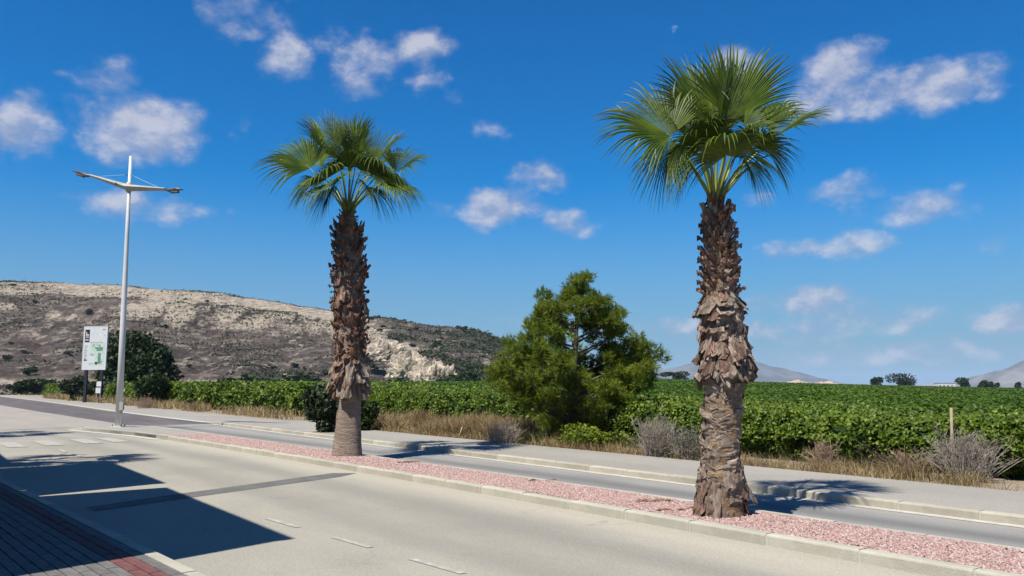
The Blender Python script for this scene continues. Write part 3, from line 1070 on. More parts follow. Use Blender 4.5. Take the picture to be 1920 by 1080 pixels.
# pale farm track cutting the field
tv = [U(1235, 729.5, 95), U(1330, 732.5, 88), U(1335, 734.5, 78), U(1235, 731.5, 84)]
for p in tv: p.z = 1.32
tag(put('farm_track', mesh('farm_track', tv, [(0, 1, 2, 3)], mat('track dust', (.52, .47, .38), (.60, .55, .45), .3, .95))), 'pale farm track crossing the field beside the pine', 'track', None, 'structure')


# ------------------------------------------------------------------ palms
def lathe(prof, m, name, n=26, amp=.012, seed=1, bend=None):
    v, f = [], []
    for i, (z, r) in enumerate(prof):
        cx, cy = bend(z) if bend else (0, 0)
        for k in range(n):
            a = 2 * math.pi * k / n
            rr = r + amp * (float(fbm(np.array([k * .5]), np.array([z * 9.]), 3, seed)[0]) - .5) * 2
            v.append((cx + rr * math.cos(a), cy + rr * math.sin(a), z))
    for i in range(len(prof) - 1):
        for k in range(n):
            k2 = (k + 1) % n
            f.append((i * n + k, i * n + k2, (i + 1) * n + k2, (i + 1) * n + k))
    f.append(tuple(range((len(prof) - 1) * n, len(prof) * n)))
    return mesh(name, v, f, m, True)


def boot_mesh(kind, m, seed):
    """dead leaf bases; local y points away from the trunk, z along it"""
    g = random.Random(seed)
    rows, cols = 5, 4
    v, f = [], []
    th = .014
    for side in (0, 1):
        for i in range(rows + 1):
            q = i / rows
            for j in range(cols + 1):
                w = j / cols * 2 - 1
                if kind == 'up':               # pointed scale standing up and away from the trunk
                    wd = .060 * (1 - .75 * q ** 1.5)
                    x = w * wd
                    y = .012 + .018 * q + .040 * q * q - .022 * w * w
                    z = .145 * q
                elif kind == 'spike':          # short, stiff, sticking outwards
                    wd = .055 * (1 - .65 * q)
                    x = w * wd
                    y = .012 + .075 * q - .02 * w * w
                    z = .07 * q * (1.3 - q)
                elif kind == 'hang':           # strap hanging down
                    wd = (.030 + .032 * math.sin(q * 2.6)) * (1 + .25 * math.sin(seed * 2.1))
                    x = w * wd + .035 * q * math.sin(seed * 1.3)
                    y = .016 + .055 * q ** 1.4 - .014 * w * w + .010 * math.sin(w * 4 + seed)
                    z = -.21 * q + .03 * (1 - q)
                else:                          # sheath wrapped sideways round the trunk
                    a = w * .62
                    R = .245
                    x = R * math.sin(a)
                    y = R * math.cos(a) - R + .035 * q + .016 * math.sin(w * 3 + seed)
                    z = (.15 * q - .06) * (1 - .30 * w * w) + .05 * w * math.sin(seed * 1.7)
                jx = g.uniform(-.013, .013) * (1 if i else .3)
                rag = g.uniform(-.042, .042) if i == rows else g.uniform(-.004, .004)
                v.append((x + jx, y - side * th * (1 - .5 * q) + g.uniform(-.007, .007), z + rag))
    n = (rows + 1) * (cols + 1)
    for i in range(rows):
        for j in range(cols):
            a = i * (cols + 1) + j
            q = (a, a + 1, a + cols + 2, a + cols + 1)
            f.append(q)
            f.append(tuple(n + k for k in q[::-1]))
    edge = [j for j in range(cols + 1)] + [i * (cols + 1) + cols for i in range(1, rows + 1)] + [rows * (cols + 1) + j for j in range(cols - 1, -1, -1)] + [i * (cols + 1) for i in range(rows - 1, 0, -1)]
    for k in range(len(edge)):
        a, b = edge[k], edge[(k + 1) % len(edge)]
        f.append((b, a, n + a, n + b))
    return mesh('leaf_base', v, f, m)


BOOT = {}
for kind, mk in (('up', 'boot1'), ('up4', 'boot4'), ('up2', 'boot2'), ('spike', 'boot1'), ('spike4', 'boot4'), ('hang', 'boot2'), ('hang1', 'boot4'), ('wrap', 'boot3'), ('wrap2', 'boot2')):
    BOOT[kind] = [boot_mesh(kind.rstrip('124'), M[mk], s + len(kind)) for s in range(7)]


def place_boots(parent, zones, rad, bend, seed):
    g = random.Random(seed)
    bv, bf, bi, bm, count = [], [], [], [], 0
    for (kinds, z0, z1, n, sx, sy, sz, tilt, gap) in zones:
        for k in range(n):
            z = z0 + (z1 - z0) * (k + g.random()) / n
            a = k * 2.39996 + g.uniform(-.35, .35)
            kd = g.choice(kinds)
            r = rad(z) - gap
            cx, cy = bend(z)
            dx, dy = math.cos(a), math.sin(a)
            s = g.uniform(.75, 1.3)
            me = g.choice(BOOT[kd])
            loc = Vector((cx + r * dx, cy + r * dy, z))
            rot = (g.uniform(-.25, .18) + tilt, g.uniform(-.22, .22), a - math.pi / 2)
            scl = (s * sx * g.uniform(.8, 1.25), s * sy * g.uniform(.7, 1.3), s * sz * g.uniform(.8, 1.25))
            if dy < .12 and count < 300:
                put('leaf_base', me, parent, loc, rot, scl)
                count += 1
            else:                              # those on the back of the trunk are joined
                mx = Matrix.LocRotScale(loc, Euler(rot), Vector(scl))
                o = len(bv)
                bv += [mx @ q.co for q in me.vertices]
                bf += [tuple(o + i for i in p.vertices) for p in me.polygons]
                m = me.materials[0]
                if m not in bm: bm.append(m)
                bi += [bm.index(m)] * len(me.polygons)
    tag(put('rear_leaf_bases', mesh('rear_leaf_bases', bv, bf, bm, idx=bi), parent), kind='stuff')


def fan(hub, tip, nrm, spread, fold, droop, nseg, seed):
    """one folded palm fan with drooping free tips; returns verts, faces, material index"""
    g = random.Random(seed)
    A = tip - hub
    R = A.length * 1.12
    A.normalize()
    N = (nrm - A * nrm.dot(A)).normalized()
    B = N.cross(A)
    v, f, mi = [], [], []
    dth = 2 * spread / nseg
    st = (.015, .16, .32, .47, .60, .73, .87, 1.0)
    for k in range(nseg):
        th = -spread + dth * (k + .5)
        q = abs(th) / spread
        L = R * (1 - .24 * q ** 2) * g.uniform(.93, 1.06)
        split = .52 + g.uniform(-.05, .06)
        dirv = (A * math.cos(th) + B * math.sin(th) + N * (1.7 * fold * abs(math.sin(th)))).normalized()
        tang = (B * math.cos(th) - A * math.sin(th)).normalized()
        dk = droop * g.uniform(.55, 1.5)
        tw = g.uniform(-.10, .10)
        wmax = math.tan(dth / 2) * split * L * 1.0
        b = len(v)
        for i, r in enumerate(st):
            rr = r * L
            p = hub + dirv * rr
            free = max(0, r - split + .06)
            p = p + Vector((0, 0, -1)) * (dk * L * free ** 2 * 1.7) + tang * (tw * L * free ** 1.5) + N * (-.06 * L * r * r)
            w = math.tan(dth / 2) * rr * 1.02 if r < split else wmax * max(.03, (1 - (r - split) / (1 - split))) ** .75
            pl = N * (w * (.75 if k % 2 == 0 else .55))
            v += [p - tang * w, p + pl, p + tang * w]
        for i in range(len(st) - 1):
            a = b + i * 3
            f += [(a, a + 3, a + 4, a + 1), (a + 1, a + 4, a + 5, a + 2)]
            mi += [0, 0]
        if g.random() < .16:                    # pale threads that hang from the torn edges
            p0 = hub + dirv * (L * split * 1.05) + tang * wmax
            a = len(v)
            d2 = (dirv * .6 + tang * g.uniform(-.7, .7) + Vector((0, 0, g.uniform(-1.0, .5)))).normalized()
            ll = R * g.uniform(.07, .18)
            w = .0016 * max(1, R / .8)
            for i in range(4):
                q2 = i / 3
                p = p0 + d2 * (ll * q2) + Vector((0, 0, -.35 * ll * q2 * q2))
                v += [p - tang * w, p + tang * w]
            for i in range(3):
                f.append((a + 2 * i, a + 2 * i + 1, a + 2 * i + 3, a + 2 * i + 2))
                mi.append(1)
    return v, f, mi


def palm(label, base_px, depth, crown_px, fronds, prof_px, zones, core_mat, lean_px, seed, group):
    base = U(base_px[0], base_px[1], depth)
    base.z = ZK - .02
    root = empty('palm_tree', base)
    tag(root, label, 'palm tree', group)
    k = depth / FPX
    zpix = lambda y: U(base_px[0], y, depth).z - base.z
    prof = [(zpix(y), w * k * .5) for y, w in prof_px][::-1]
    zs = np.array([p[0] for p in prof]); rs = np.array([p[1] for p in prof])
    rad = lambda z: float(np.interp(z, zs, rs))
    lz = np.array([zpix(y) for y, x in lean_px][::-1]); lx = np.array([(U(x, y, depth).x - base.x) for y, x in lean_px][::-1])
    bend = lambda z: (float(np.interp(z, lz, lx)), 0.0)
    full = [(z, rad(z)) for z in np.linspace(-.12, zs[-1], 60)]
    tr = put('trunk', lathe(full, core_mat, 'trunk', 28, .010, seed, bend), root)
    place_boots(tr, [(kd, zpix(y1), zpix(y0), n, sx, sy, sz, ti, gp) for (kd, y0, y1, n, sx, sy, sz, ti, gp) in zones], rad, bend, seed)
    cb = U(crown_px[0], crown_px[1], depth) - base
    for i, (hx, hy, hd, tx, ty, td, nrm, spr, fold, droop) in enumerate(fronds):
        hub = U(hx, hy, depth + hd) - base
        tip = U(tx, ty, depth + td) - base
        fr = empty_part = None
        v, f, mi = fan(hub, tip, Vector(nrm), math.radians(spr), fold, droop, int(30 + spr * .22), seed * 100 + i)
        me = mesh('frond', v, f, [M['frond'], M['frond_tip']], idx=mi)
        fr = put('frond', me, root)
        mid = (cb + hub) * .5 + Vector((0, 0, .06 * (hub - cb).length))
        st = cb + Vector((random.uniform(-.03, .03), random.uniform(-.03, .03), -.22))
        stalk = MB().tube([st, cb.lerp(mid, .35), mid, hub.lerp(mid, .3), hub + (tip - hub).normalized() * .05],
                          [.030, .022, .017, .013, .007], 6)
        put('petiole', stalk.me('petiole', M['petiole'], True), fr)
    return root


P2D = 9.65
palm('near thick palm with shaggy grey dead leaf bases right down to the gravel', (1352, 966), P2D, (1341, 384),
     [(1257, 255, -.10, 1138, 178, .05, (.25, -.95, .40), 104, .20, .45),
      (1325, 230, .28, 1288, 98, .42, (.1, -1, .25), 72, .34, .30),
      (1372, 226, .05, 1402, 86, .12, (-.25, -1, .05), 70, .50, .22),
      (1450, 258, .12, 1534, 192, .2, (-.5, -.75, .6), 70, .40, .5),
      (1258, 264, -.25, 1238, 362, -.38, (-.5, -.7, .55), 55, .25, .35),
      (1440, 285, -.05, 1478, 338, .02, (.35, -.7, .6), 62, .25, .5),
      (1292, 250, .55, 1225, 170, .85, (.2, -.8, .6), 80, .3, .4),
      (1408, 245, .55, 1462, 170, .85, (-.2, -.8, .6), 80, .3, .5),
      (1345, 218, .60, 1352, 120, .85, (0, -1, .3), 70, .3, .4),
      (1395, 236, -.25, 1452, 222, -.4, (-.1, -.75, .7), 80, .35, .5),
      (1345, 262, .02, 1378, 106, .04, (.4, -1, 0), 22, .5, .12),
      (1408, 292, .45, 1446, 318, .7, (.3, -.6, .7), 85, .25, .6),
      (1362, 292, -.40, 1352, 226, -.95, (0, .55, .8), 130, .10, .75),
      (1316, 280, -.30, 1284, 226, -.80, (-.3, .45, .85), 112, .12, .7),
      (1418, 276, -.25, 1452, 226, -.75, (.3, .45, .85), 112, .12, .85),
      (1345, 258, .10, 1330, 160, .15, (.2, -1, .1), 60, .35, .4),
      (1294, 306, .1, 1264, 362, .2, (-.5, -.4, .7), 80, .2, .6),
      (1400, 302, -.2, 1424, 352, -.4, (.4, -.3, .8), 85, .2, .7),
      (1328, 268, -.35, 1318, 205, -.8, (-.1, .6, .75), 90, .12, .6),
      (1300, 262, .1, 1262, 190, .2, (.3, -1, .3), 70, .35, .4)],
     [(380, 26), (392, 27), (412, 37), (440, 43), (500, 51), (560, 59), (600, 63), (660, 72), (700, 68), (760, 64), (830, 62), (868, 62), (885, 74), (920, 82), (955, 86), (985, 86)],
     [(['up'], 384, 415, 26, .8, .8, .9, .0, .015),
      (['up', 'up4', 'up2'], 405, 470, 90, 1.0, 1.0, .85, -.08, .02),
      (['up4', 'up2', 'up', 'up4'], 462, 560, 150, 1.1, 1.0, .85, -.12, .02),
      (['hang1', 'hang', 'up4'], 545, 575, 30, 1.2, 1.3, .75, .25, .012),
      (['hang', 'hang1', 'wrap2'], 570, 640, 80, 1.1, .95, 1.0, .06, .015),
      (['hang', 'hang', 'hang1'], 622, 684, 90, 1.0, 1.2, 1.15, .13, .01),
      (['wrap', 'wrap2', 'wrap'], 690, 885, 74, .9, 1.0, .9, .05, .01),
      (['hang1', 'wrap2', 'hang'], 850, 905, 34, .9, 1.0, 1.0, .08, .015),
      (['hang', 'hang1'], 880, 925, 14, .8, 1.0, 1.5, .0, .02),
      (['wrap2', 'hang1', 'wrap2'], 905, 962, 34, 1.0, 1.0, .9, .1, .015)],
     M['fibre'], [(380, 1341), (440, 1347), (560, 1352), (660, 1360), (760, 1356), (870, 1352), (985, 1352)], 3, 'palms on the gravel median')

P1D = 17.7
palm1 = palm('taller far palm with a smooth ringed lower trunk on the median', (650, 856), P1D, (652, 402),
     [(582, 316, -.1, 510, 262, .05, (.3, -.95, .4), 90, .22, .6),
      (628, 345, -.6, 578, 366, -1.25, (-.3, -.1, 1), 105, .16, .5),
      (622, 296, .2, 588, 206, .35, (.55, -.9, .05), 46, .45, .3),
      (660, 292, .4, 660, 208, .6, (0, -1, .1), 50, .40, .3),
      (668, 302, -.4, 682, 222, -.65, (-.2, -1, .0), 46, .45, .3),
      (697, 312, .1, 752, 240, .2, (-.5, -.9, .3), 48, .45, .35),
      (742, 324, .0, 802, 276, .1, (-.2, -.8, .65), 84, .40, .7),
      (720, 342, -.5, 754, 362, -1.2, (.2, -.1, 1), 105, .16, .6),
      (704, 345, .5, 776, 346, .85, (.2, -.6, .75), 85, .25, .7),
      (602, 312, .8, 542, 290, 1.3, (.1, -.7, .7), 85, .3, .6),
      (705, 310, .8, 756, 280, 1.3, (-.1, -.7, .7), 85, .3, .6),
      (592, 335, .25, 552, 370, .4, (-.3, -.7, .6), 62, .25, .5),
      (656, 316, -.5, 652, 262, -1.0, (.1, .6, .8), 72, .15, .6),
      (612, 336, -.4, 572, 326, -1.2, (-.35, .3, .9), 120, .14, .95),
      (708, 328, -.4, 752, 312, -1.1, (.4, .3, .9), 118, .14, .95),
      (622, 352, -.3, 600, 396, -.7, (-.4, -.1, .9), 85, .2, .6),
      (690, 350, -.3, 716, 386, -.7, (.4, -.1, .9), 85, .2, .7),
      (640, 318, -.3, 612, 290, -.8, (-.2, .5, .8), 95, .14, .7),
      (676, 320, -.3, 704, 288, -.8, (.2, .5, .8), 95, .14, .7),
      (640, 300, -.1, 612, 262, -.2, (.3, -1, .4), 58, .35, .5),
      (655, 330, .02, 662, 222, .04, (.4, -1, 0), 18, .5, .12)],
     [(398, 20), (412, 32), (440, 46), (500, 48), (530, 54), (575, 50), (640, 50), (700, 50), (735, 44), (760, 43), (800, 46), (835, 52), (860, 58), (880, 58)],
     [(['up', 'spike'], 402, 440, 40, .85, .9, .8, -.15, .02),
      (['spike', 'spike4', 'up', 'up4'], 430, 520, 140, 1.4, 1.25, 1.4, -.2, .03),
      (['spike4', 'up4', 'spike', 'hang1'], 515, 580, 100, 1.5, 1.5, 1.3, -.05, .02),
      (['spike4', 'up4', 'spike', 'up'], 575, 680, 150, 1.5, 1.3, 1.4, -.15, .03),
      (['hang1', 'spike4'], 655, 690, 20, 1.3, 1.6, .9, .3, .02),
      (['hang', 'hang', 'hang1'], 668, 716, 70, 1.4, 1.6, 1.6, .10, .0)],
     M['smooth_trunk'], [(398, 652), (440, 653), (560, 654), (660, 657), (735, 656), (860, 650), (880, 650)], 4, 'palms on the gravel median')

# fallen palm debris on the gravel
def debris(s, t, n, label):
    b = MB()
    for k in range(n):
        a = random.uniform(-.5, .5)
        L = random.uniform(.08, .2)
        x, y = random.uniform(-.2, .2), random.uniform(-.06, .06)
        b.tube([(x, y, .012), (x + L * .5 * math.cos(a), y + L * .5 * math.sin(a), .03), (x + L * math.cos(a), y + L * math.sin(a), .012)], [.006, .012, .004], 5)
    o = put('leaf_litter', b.me('leaf_litter', M['debris']), None, W(s, t, ZK), (0, 0, random.uniform(0, .5)))
    tag(o, label, 'litter', 'dry litter on the gravel')


for px, py, n, lab in ((760, 868, 9, 'brown dry litter on gravel just right of the far palm'), (1215, 941, 10, 'brown dry litter on gravel left of the near palm'),
                       (1258, 958, 6, 'small dry scrap on gravel closest to the near palm'), (1010, 902, 3, 'tiny dark scrap midway along the gravel')):
    d = unproject_dir(px, py)
    q = d * ((ZK - CAMH) / d.z)
    s, t = ST(q)
    debris(s, t, n, lab)


# ------------------------------------------------------------------ pine
def pine():
    D = 22.6
    base = U(1075, 842, D)
    base.z = 0
    root = empty('pine_tree', base)
    tag(root, 'bushy yellow green pine standing between the two palms', 'pine tree')
    out = [(512, 1080, 1084), (528, 1066, 1098), (548, 1018, 1122), (572, 998, 1146), (592, 982, 1178), (622, 968, 1190), (650, 958, 1236), (680, 934, 1236), (706, 926, 1232), (740, 945, 1206), (780, 972, 1190), (822, 995, 1178), (842, 1005, 1165)]
    ys = np.array([o[0] for o in out]); xl = np.array([o[1] for o in out]); xr = np.array([o[2] for o in out])
    g = np.random.default_rng(8)
    lead = [Vector((0, 0, -.1)), Vector((-.05, .1, 1.2)), Vector((.1, 0, 2.8)), U(1083, 530, D) - base]
    b = MB()
    b.tube(lead, [.16, .12, .07, .015], 8)
    C, R = [], []
    arms = [(926, 702, .3), (940, 680, -.3), (955, 660, .2), (950, 722, .5), (930, 716, -.5), (1242, 664, .2), (1236, 690, -.3), (1228, 640, 0), (1208, 720, .4), (1195, 750, -.4), (968, 640, .1), (985, 600, -.2), (962, 665, -.4), (975, 625, .4), (1000, 590, .3), (955, 735, -.3), (1030, 580, -.5), (1140, 600, -.5), (1215, 645, .1), (1238, 672, -.1), (1200, 668, .3), (1225, 700, -.2), (1165, 585, .1), (1180, 605, -.2), (1083, 516, 0), (1080, 545, -.1), (1020, 552, .1), (1005, 575, -.3), (940, 690, .2), (935, 705, -.2), (1050, 555, -.3), (1120, 560, .2)]
    for k in range(44):
        y = g.uniform(545, 832)
        l, r = np.interp(y, ys, xl), np.interp(y, ys, xr)
        a = g.uniform(0, 2 * math.pi)
        c, hw = (l + r) / 2, (r - l) / 2 * g.uniform(.72, .98)
        arms.append((c + hw * math.cos(a), y, hw / FPX * D * math.sin(a)))
    for (x, y, dd) in arms:
        tip = U(x, y, D + dd) - base
        ho = math.hypot(tip.x, tip.y)
        h = max(.2, tip.z - .55 * ho) if tip.z > .8 else tip.z * .6
        st = Vector((.02, .03, min(h, 4.3)))
        pts = [st.lerp(tip, q) + Vector((g.normal() * .05, g.normal() * .05, -.16 * math.sin(q * math.pi) * ho * .5)) for q in (0, .3, .6, .85, 1)]
        b.tube(pts, [.034, .026, .018, .010, .004], 5, False)
        for q in g.uniform(.45, 1.0, 6 if ho > .8 else 4):
            p = st.lerp(tip, q) + Vector((g.normal() * .17, g.normal() * .17, g.normal() * .11 + .05))
            C.append(p)
            R.append(.10 + .13 * g.random())
            b.tube([pts[2].lerp(pts[4], max(0, q - .3)), p], [.010, .004], 4, False)
    put('trunk', b.me('trunk', M['bark'], True), root)
    V, F, off = [], [], 0
    for p, rr in zip(C, R):
        nb = int(15 + 125 * rr)                # shoots in a clump, each a bottle-brush of needles
        d = g.normal(size=(nb, 3)); d /= np.linalg.norm(d, axis=1, keepdims=True)
        d[:, 2] = d[:, 2] * .8 + .15
        o = np.array(p)[None] + d * (rr * g.random((nb, 1)) ** .5)
        ax = d + np.array([0, 0, .55])[None] + .35 * g.normal(size=(nb, 3))
        ax /= np.linalg.norm(ax, axis=1, keepdims=True)
        m = 12
        u = g.random((nb, m, 1))
        root_p = o[:, None] + ax[:, None] * (u * .13)
        nd = g.normal(size=(nb, m, 3)) * .55 + ax[:, None] * .9
        nd /= np.linalg.norm(nd, axis=2, keepdims=True)
        L = .085 + .06 * g.random((nb, m, 1))
        sd = np.cross(nd, g.normal(size=(nb, m, 3)))
        sd /= np.linalg.norm(sd, axis=2, keepdims=True) + 1e-9
        w = .0088
        T = np.stack([root_p - sd * w, root_p + sd * w, root_p + nd * L], 2).reshape(-1, 3)
        V.append(T)
        F.append(np.arange(len(T)).reshape(-1, 3) + off)
        off += len(T)
    put('crown', mesh('crown', np.concatenate(V), np.concatenate(F), M['pine']), root)


pine()


# ------------------------------------------------------------------ verge plants
def grass(n, s0, s1, t0, t1, h, m, label, dens_seed):
    s = s0 + (s1 - s0) * rng.random(n * 3)
    t = t0 + (t1 - t0) * rng.random(n * 3)
    k = fbm(s * .7, t * 1.2, 4, dens_seed)
    ok = k > .44 + .14 * rng.random(n * 3)
    s, t, k = s[ok][:n], t[ok][:n], k[ok][:n]
    n = len(s)
    P = np.stack([DV.x * s + NV.x * t, DV.y * s + NV.y * t, np.zeros(n)], 1)
    H = (h * (.35 + .9 * rng.random(n)) * (.5 + k))[:, None] * (1 + np.clip((s[:, None] - 20) / 100, 0, .6))
    a = rng.random(n) * 6.28
    lean = .45 * rng.normal(size=(n, 2))
    d = np.concatenate([lean, np.ones((n, 1))], 1)
    w = (.0032 + .003 * rng.random(n))[:, None] * (1 + np.clip((s[:, None] - 10) / 15, 0, 5))
    side = np.stack([np.cos(a), np.sin(a), 0 * a], 1)
    mid = P + d * H * .6
    tip = P + d * H + np.concatenate([lean * .5, -np.abs(lean[:, :1]) * .4], 1) * H
    V = np.stack([P - side * w, P + side * w, mid + side * w * .7, mid - side * w * .7, tip], 1)
    F = np.array([[0, 1, 2], [0, 2, 3], [3, 2, 4]])
    f = F[None] + (np.arange(n) * 5)[:, None, None]
    tag(put('dry_grass', mesh('dry_grass', V.reshape(-1, 3), f.reshape(-1, 3), m)), label, 'grass', None, 'stuff')


grass(17000, -8, 30, 12.82, 14.2, .26, M['drygrass'], 'tan dry grass along the back of the far pavement', 3)
grass(5000, 30, 130, 14.4, 16.6, .42, M['drygrass'], 'dry brown grass below the vines on the left', 5)
grass(4000, 2, 30, 13.2, 15.6, .38, leaf_mat('weed green', (.09, .10, .03), (.15, .15, .05), 2, .3), 'sparse green weeds among the dry grass', 9)
grass(12000, 16.5, 27, 13.2, 15.2, .62, M['drygrass'], 'taller tan grass clump between the far palm and the pine', 14)


def twig_shrub(px, py, depth, w, h, n, m, label, seed, name='dry_shrub', leaves=None, ln=0):
    g = random.Random(seed)
    base = U(px, py, depth); base.z = 0
    root = empty(name, base)
    tag(root, label, 'shrub')
    b = MB()
    tips = []
    for k in range(n):
        a = g.uniform(0, 6.28)
        e = g.uniform(.15, 1.0) ** .8
        R = w * .5 * math.cos(e * 1.45) * g.uniform(.6, 1.05)
        Z = h * math.sin(e * 1.5) * g.uniform(.65, 1.05)
        lop = 1 + .35 * math.sin(2 * a + seed) + .2 * math.sin(5 * a + seed * 2)
        o0 = Vector((g.uniform(-.22, .22) * w, g.uniform(-.22, .22) * w, 0))
        p2 = Vector((R * lop * math.cos(a), R * lop * math.sin(a), max(.05, Z * (.75 + .25 * lop)))) + o0
        p1 = p2 * .5 + Vector((g.uniform(-.07, .07), g.uniform(-.07, .07), .06))
        r0 = g.uniform(.0045, .009)
        b.tube([(o0.x * .8 + p2.x * .06, o0.y * .8 + p2.y * .06, 0), p1 + o0 * .4, p2], [r0, r0 * .7, r0 * .35], 3, False)
        for q in range(5):
            o = p1.lerp(p2, g.uniform(0, .9))
            e2 = o + Vector((g.uniform(-1, 1), g.uniform(-1, 1), g.uniform(-.2, .9))) * (.20 * h)
            b.tube([o, e2], [r0 * .5, r0 * .25], 3, False)
            tips.append(e2)
    put('branches', b.me('branches', m), root)
    if leaves:
        P = np.array([tuple(g.choice(tips)) for _ in range(ln)]) + rng.normal(size=(ln, 3)) * .05
        v, f = leaf_cloud(P, .05, .4, .2, quad=True, asp=.4)
        put('foliage', mesh('foliage', v, f, leaves), root)
    return root


twig_shrub(1812, 905, 14.0, 1.5, .88, 190, M['twig'], 'bare pale grey thorny shrub near the right edge', 1)
twig_shrub(1700, 895, 14.6, 1.2, .52, 90, M['twigbrown'], 'low brown shrub left of the bare grey shrub', 2)
twig_shrub(1545, 888, 15.6, .8, .62, 70, M['twigbrown'], 'thin brown shrub right of the near palm', 3)
twig_shrub(1232, 856, 17.8, 1.3, 1.05, 190, M['twig'], 'grey leafless shrub between pine and near palm', 4)
twig_shrub(1290, 862, 17.0, .9, .85, 90, M['twig'], 'sparse grey shrub touching the near palm from the left', 5, leaves=M['shrub2'], ln=500)
twig_shrub(940, 828, 21.5, 1.2, .75, 130, M['twig'], 'greyish dry shrub at the left foot of the pine', 6)
twig_shrub(1640, 880, 16.2, 1.0, .6, 60, M['twigbrown'], 'small weedy shrub with green leaves before the vines', 7, leaves=M['shrub2'], ln=900)
twig_shrub(1745, 885, 15.6, 1.2, .62, 60, M['twigbrown'], 'green leaved shrub beside the wooden stake', 8, leaves=M['shrub2'], ln=1000)
twig_shrub(272, 765, 60, 2.0, .95, 150, M['twigbrown'], 'round tan dry bush right of the lamp post', 9)


def leafy(name, px, py, depth, w, h, n, size, m, label, seed, cat='shrub', group=None, lumps=10, trunk=True, zoff=0):
    base = U(px, py, depth)
    base.z = zoff
    root = empty(name, base)
    tag(root, label, cat, group)
    me = bush_mesh(n, seed, m, size, lumps, (w / 2 * 1.1, w / 2 * 1.1, h / 2 * 1.02))
    put('crown' if cat == 'tree' else 'foliage', me, root)
    if trunk:
        put('trunk' if cat == 'tree' else 'stem', trunk_mesh(h * .55, max(.03, h * .025), M['bark'], 5, seed, .4), root)
    return root


leafy('oleander', 604, 798, 27, 1.25, 1.95, 4600, .13, M['shrub2'], 'tall grey green shrub left of the far palm trunk', 21, lumps=14)
leafy('oleander', 682, 798, 28, .85, 1.25, 2200, .12, M['shrub'], 'dark green shrub half hidden right of the far palm trunk', 22)
leafy('evergreen_tree', 250, 752, 96, 8.2, 8.8, 14000, .46, M['shrub'], 'big dark evergreen tree behind the map sign', 23, 'tree', lumps=20)
leafy('evergreen_shrub', 290, 765, 66, 3.6, 3.0, 5000, .26, M['shrub'], 'low dark shrub right of the big evergreen', 24)
leafy('evergreen_shrub', 208, 752, 91, 3.6, 3.2, 5000, .28, M['shrub2'], 'grey green shrub low behind the lamp post', 27)
leafy('evergreen_shrub', 142, 752, 92, 3.0, 3.0, 3500, .3, M['shrub2'], 'green shrub at the left leg of the map sign', 25)
leafy('round_bush', 54, 712, 160, 5.2, 3.4, 3500, .45, M['shrub'], 'lone round dark bush at the foot of the hill on the left', 26, zoff=.2)
leafy('low_shrub', 1110, 845, 20.6, 1.5, .65, 2600, .075, M['pine'], 'low green growth at the foot of the pine', 28)

# trees on the far side of the field
for (px, py, d, w, h, seed, lab) in ((1647, 727, 410, 6.0, 6.2, 31, 'small round tree left of the biggest far tree'), (1688, 728, 415, 15, 10.4, 32, 'biggest dark round tree on the far field edge'),
                                     (1803, 731, 420, 8.0, 7.6, 33, 'round far tree beside the white farm shed'), (1846, 732, 430, 6.0, 6.2, 34, 'left one of a touching pair of far trees'),
                                     (1860, 732, 432, 6.6, 6.2, 35, 'right one of a touching pair of far trees'), (1911, 732, 425, 4.6, 6.0, 36, 'far tree at the extreme right edge'),
                                     (1264, 712, 400, 13, 5.6, 37, 'long clump of far trees right of the pine')):
    o = leafy('field_tree', px, py, d, w, h, 1500, .8, M['shrub'], lab, seed, 'tree', 'trees on the far field edge', lumps=7, zoff=U(px, py, d).z - .4)

shed = empty('farm_shed', U(1775, 722.5, 900))
tag(shed, 'long low white farm shed on the horizon', 'shed')
shed.location.z = 0
put('wall', MB().box(-10, 10, 0, 8, 0, 5.6).me('wall', M['stone_white']), shed)
put('roof', MB().prism([(-10.3, -.4), (10.3, -.4), (10.3, 8.4), (-10.3, 8.4)], 5.6, 5.9).me('roof', M['wing']), shed)
for k in range(4):
    put('window', MB().box(-8 + k * 4.4, -6.6 + k * 4.4, -.06, 0.03, 2, 3.4).me('window', M['glass']), shed)

# scrub bushes and small pines dotted over the hill
bush_variants = [bush_mesh(150, 50 + k, M['scrub'], .42, 6) for k in range(4)]
dark_variants = [bush_mesh(170, 60 + k, M['shrub'], .42, 6) for k in range(4)]
pine_variants = [bush_mesh(190, 70 + k, M['shrub'], .40, 7, (.8, .8, 1.25)) for k in range(3)]


def hill_z(px, q):
    i = int(np.clip((px + 900) / 2280 * 519, 0, 519)); j = int(np.clip(q * 149, 0, 149))
    return HX[i, j], HY[i, j], HH[i, j]


def where(px):
    for lim, txt in ((140, 'left of the map sign'), (250, 'behind the lamp post'), (440, 'right of the lamp post'), (600, 'left of the far palm'),
                     (720, 'behind the far palm'), (830, 'right of the far palm'), (9999, 'just left of the pine')):
        if px < lim: return txt


def nth(k):
    return str(k) + ('th' if 10 < k % 100 < 14 else {1: 'st', 2: 'nd', 3: 'rd'}.get(k % 10, 'th'))


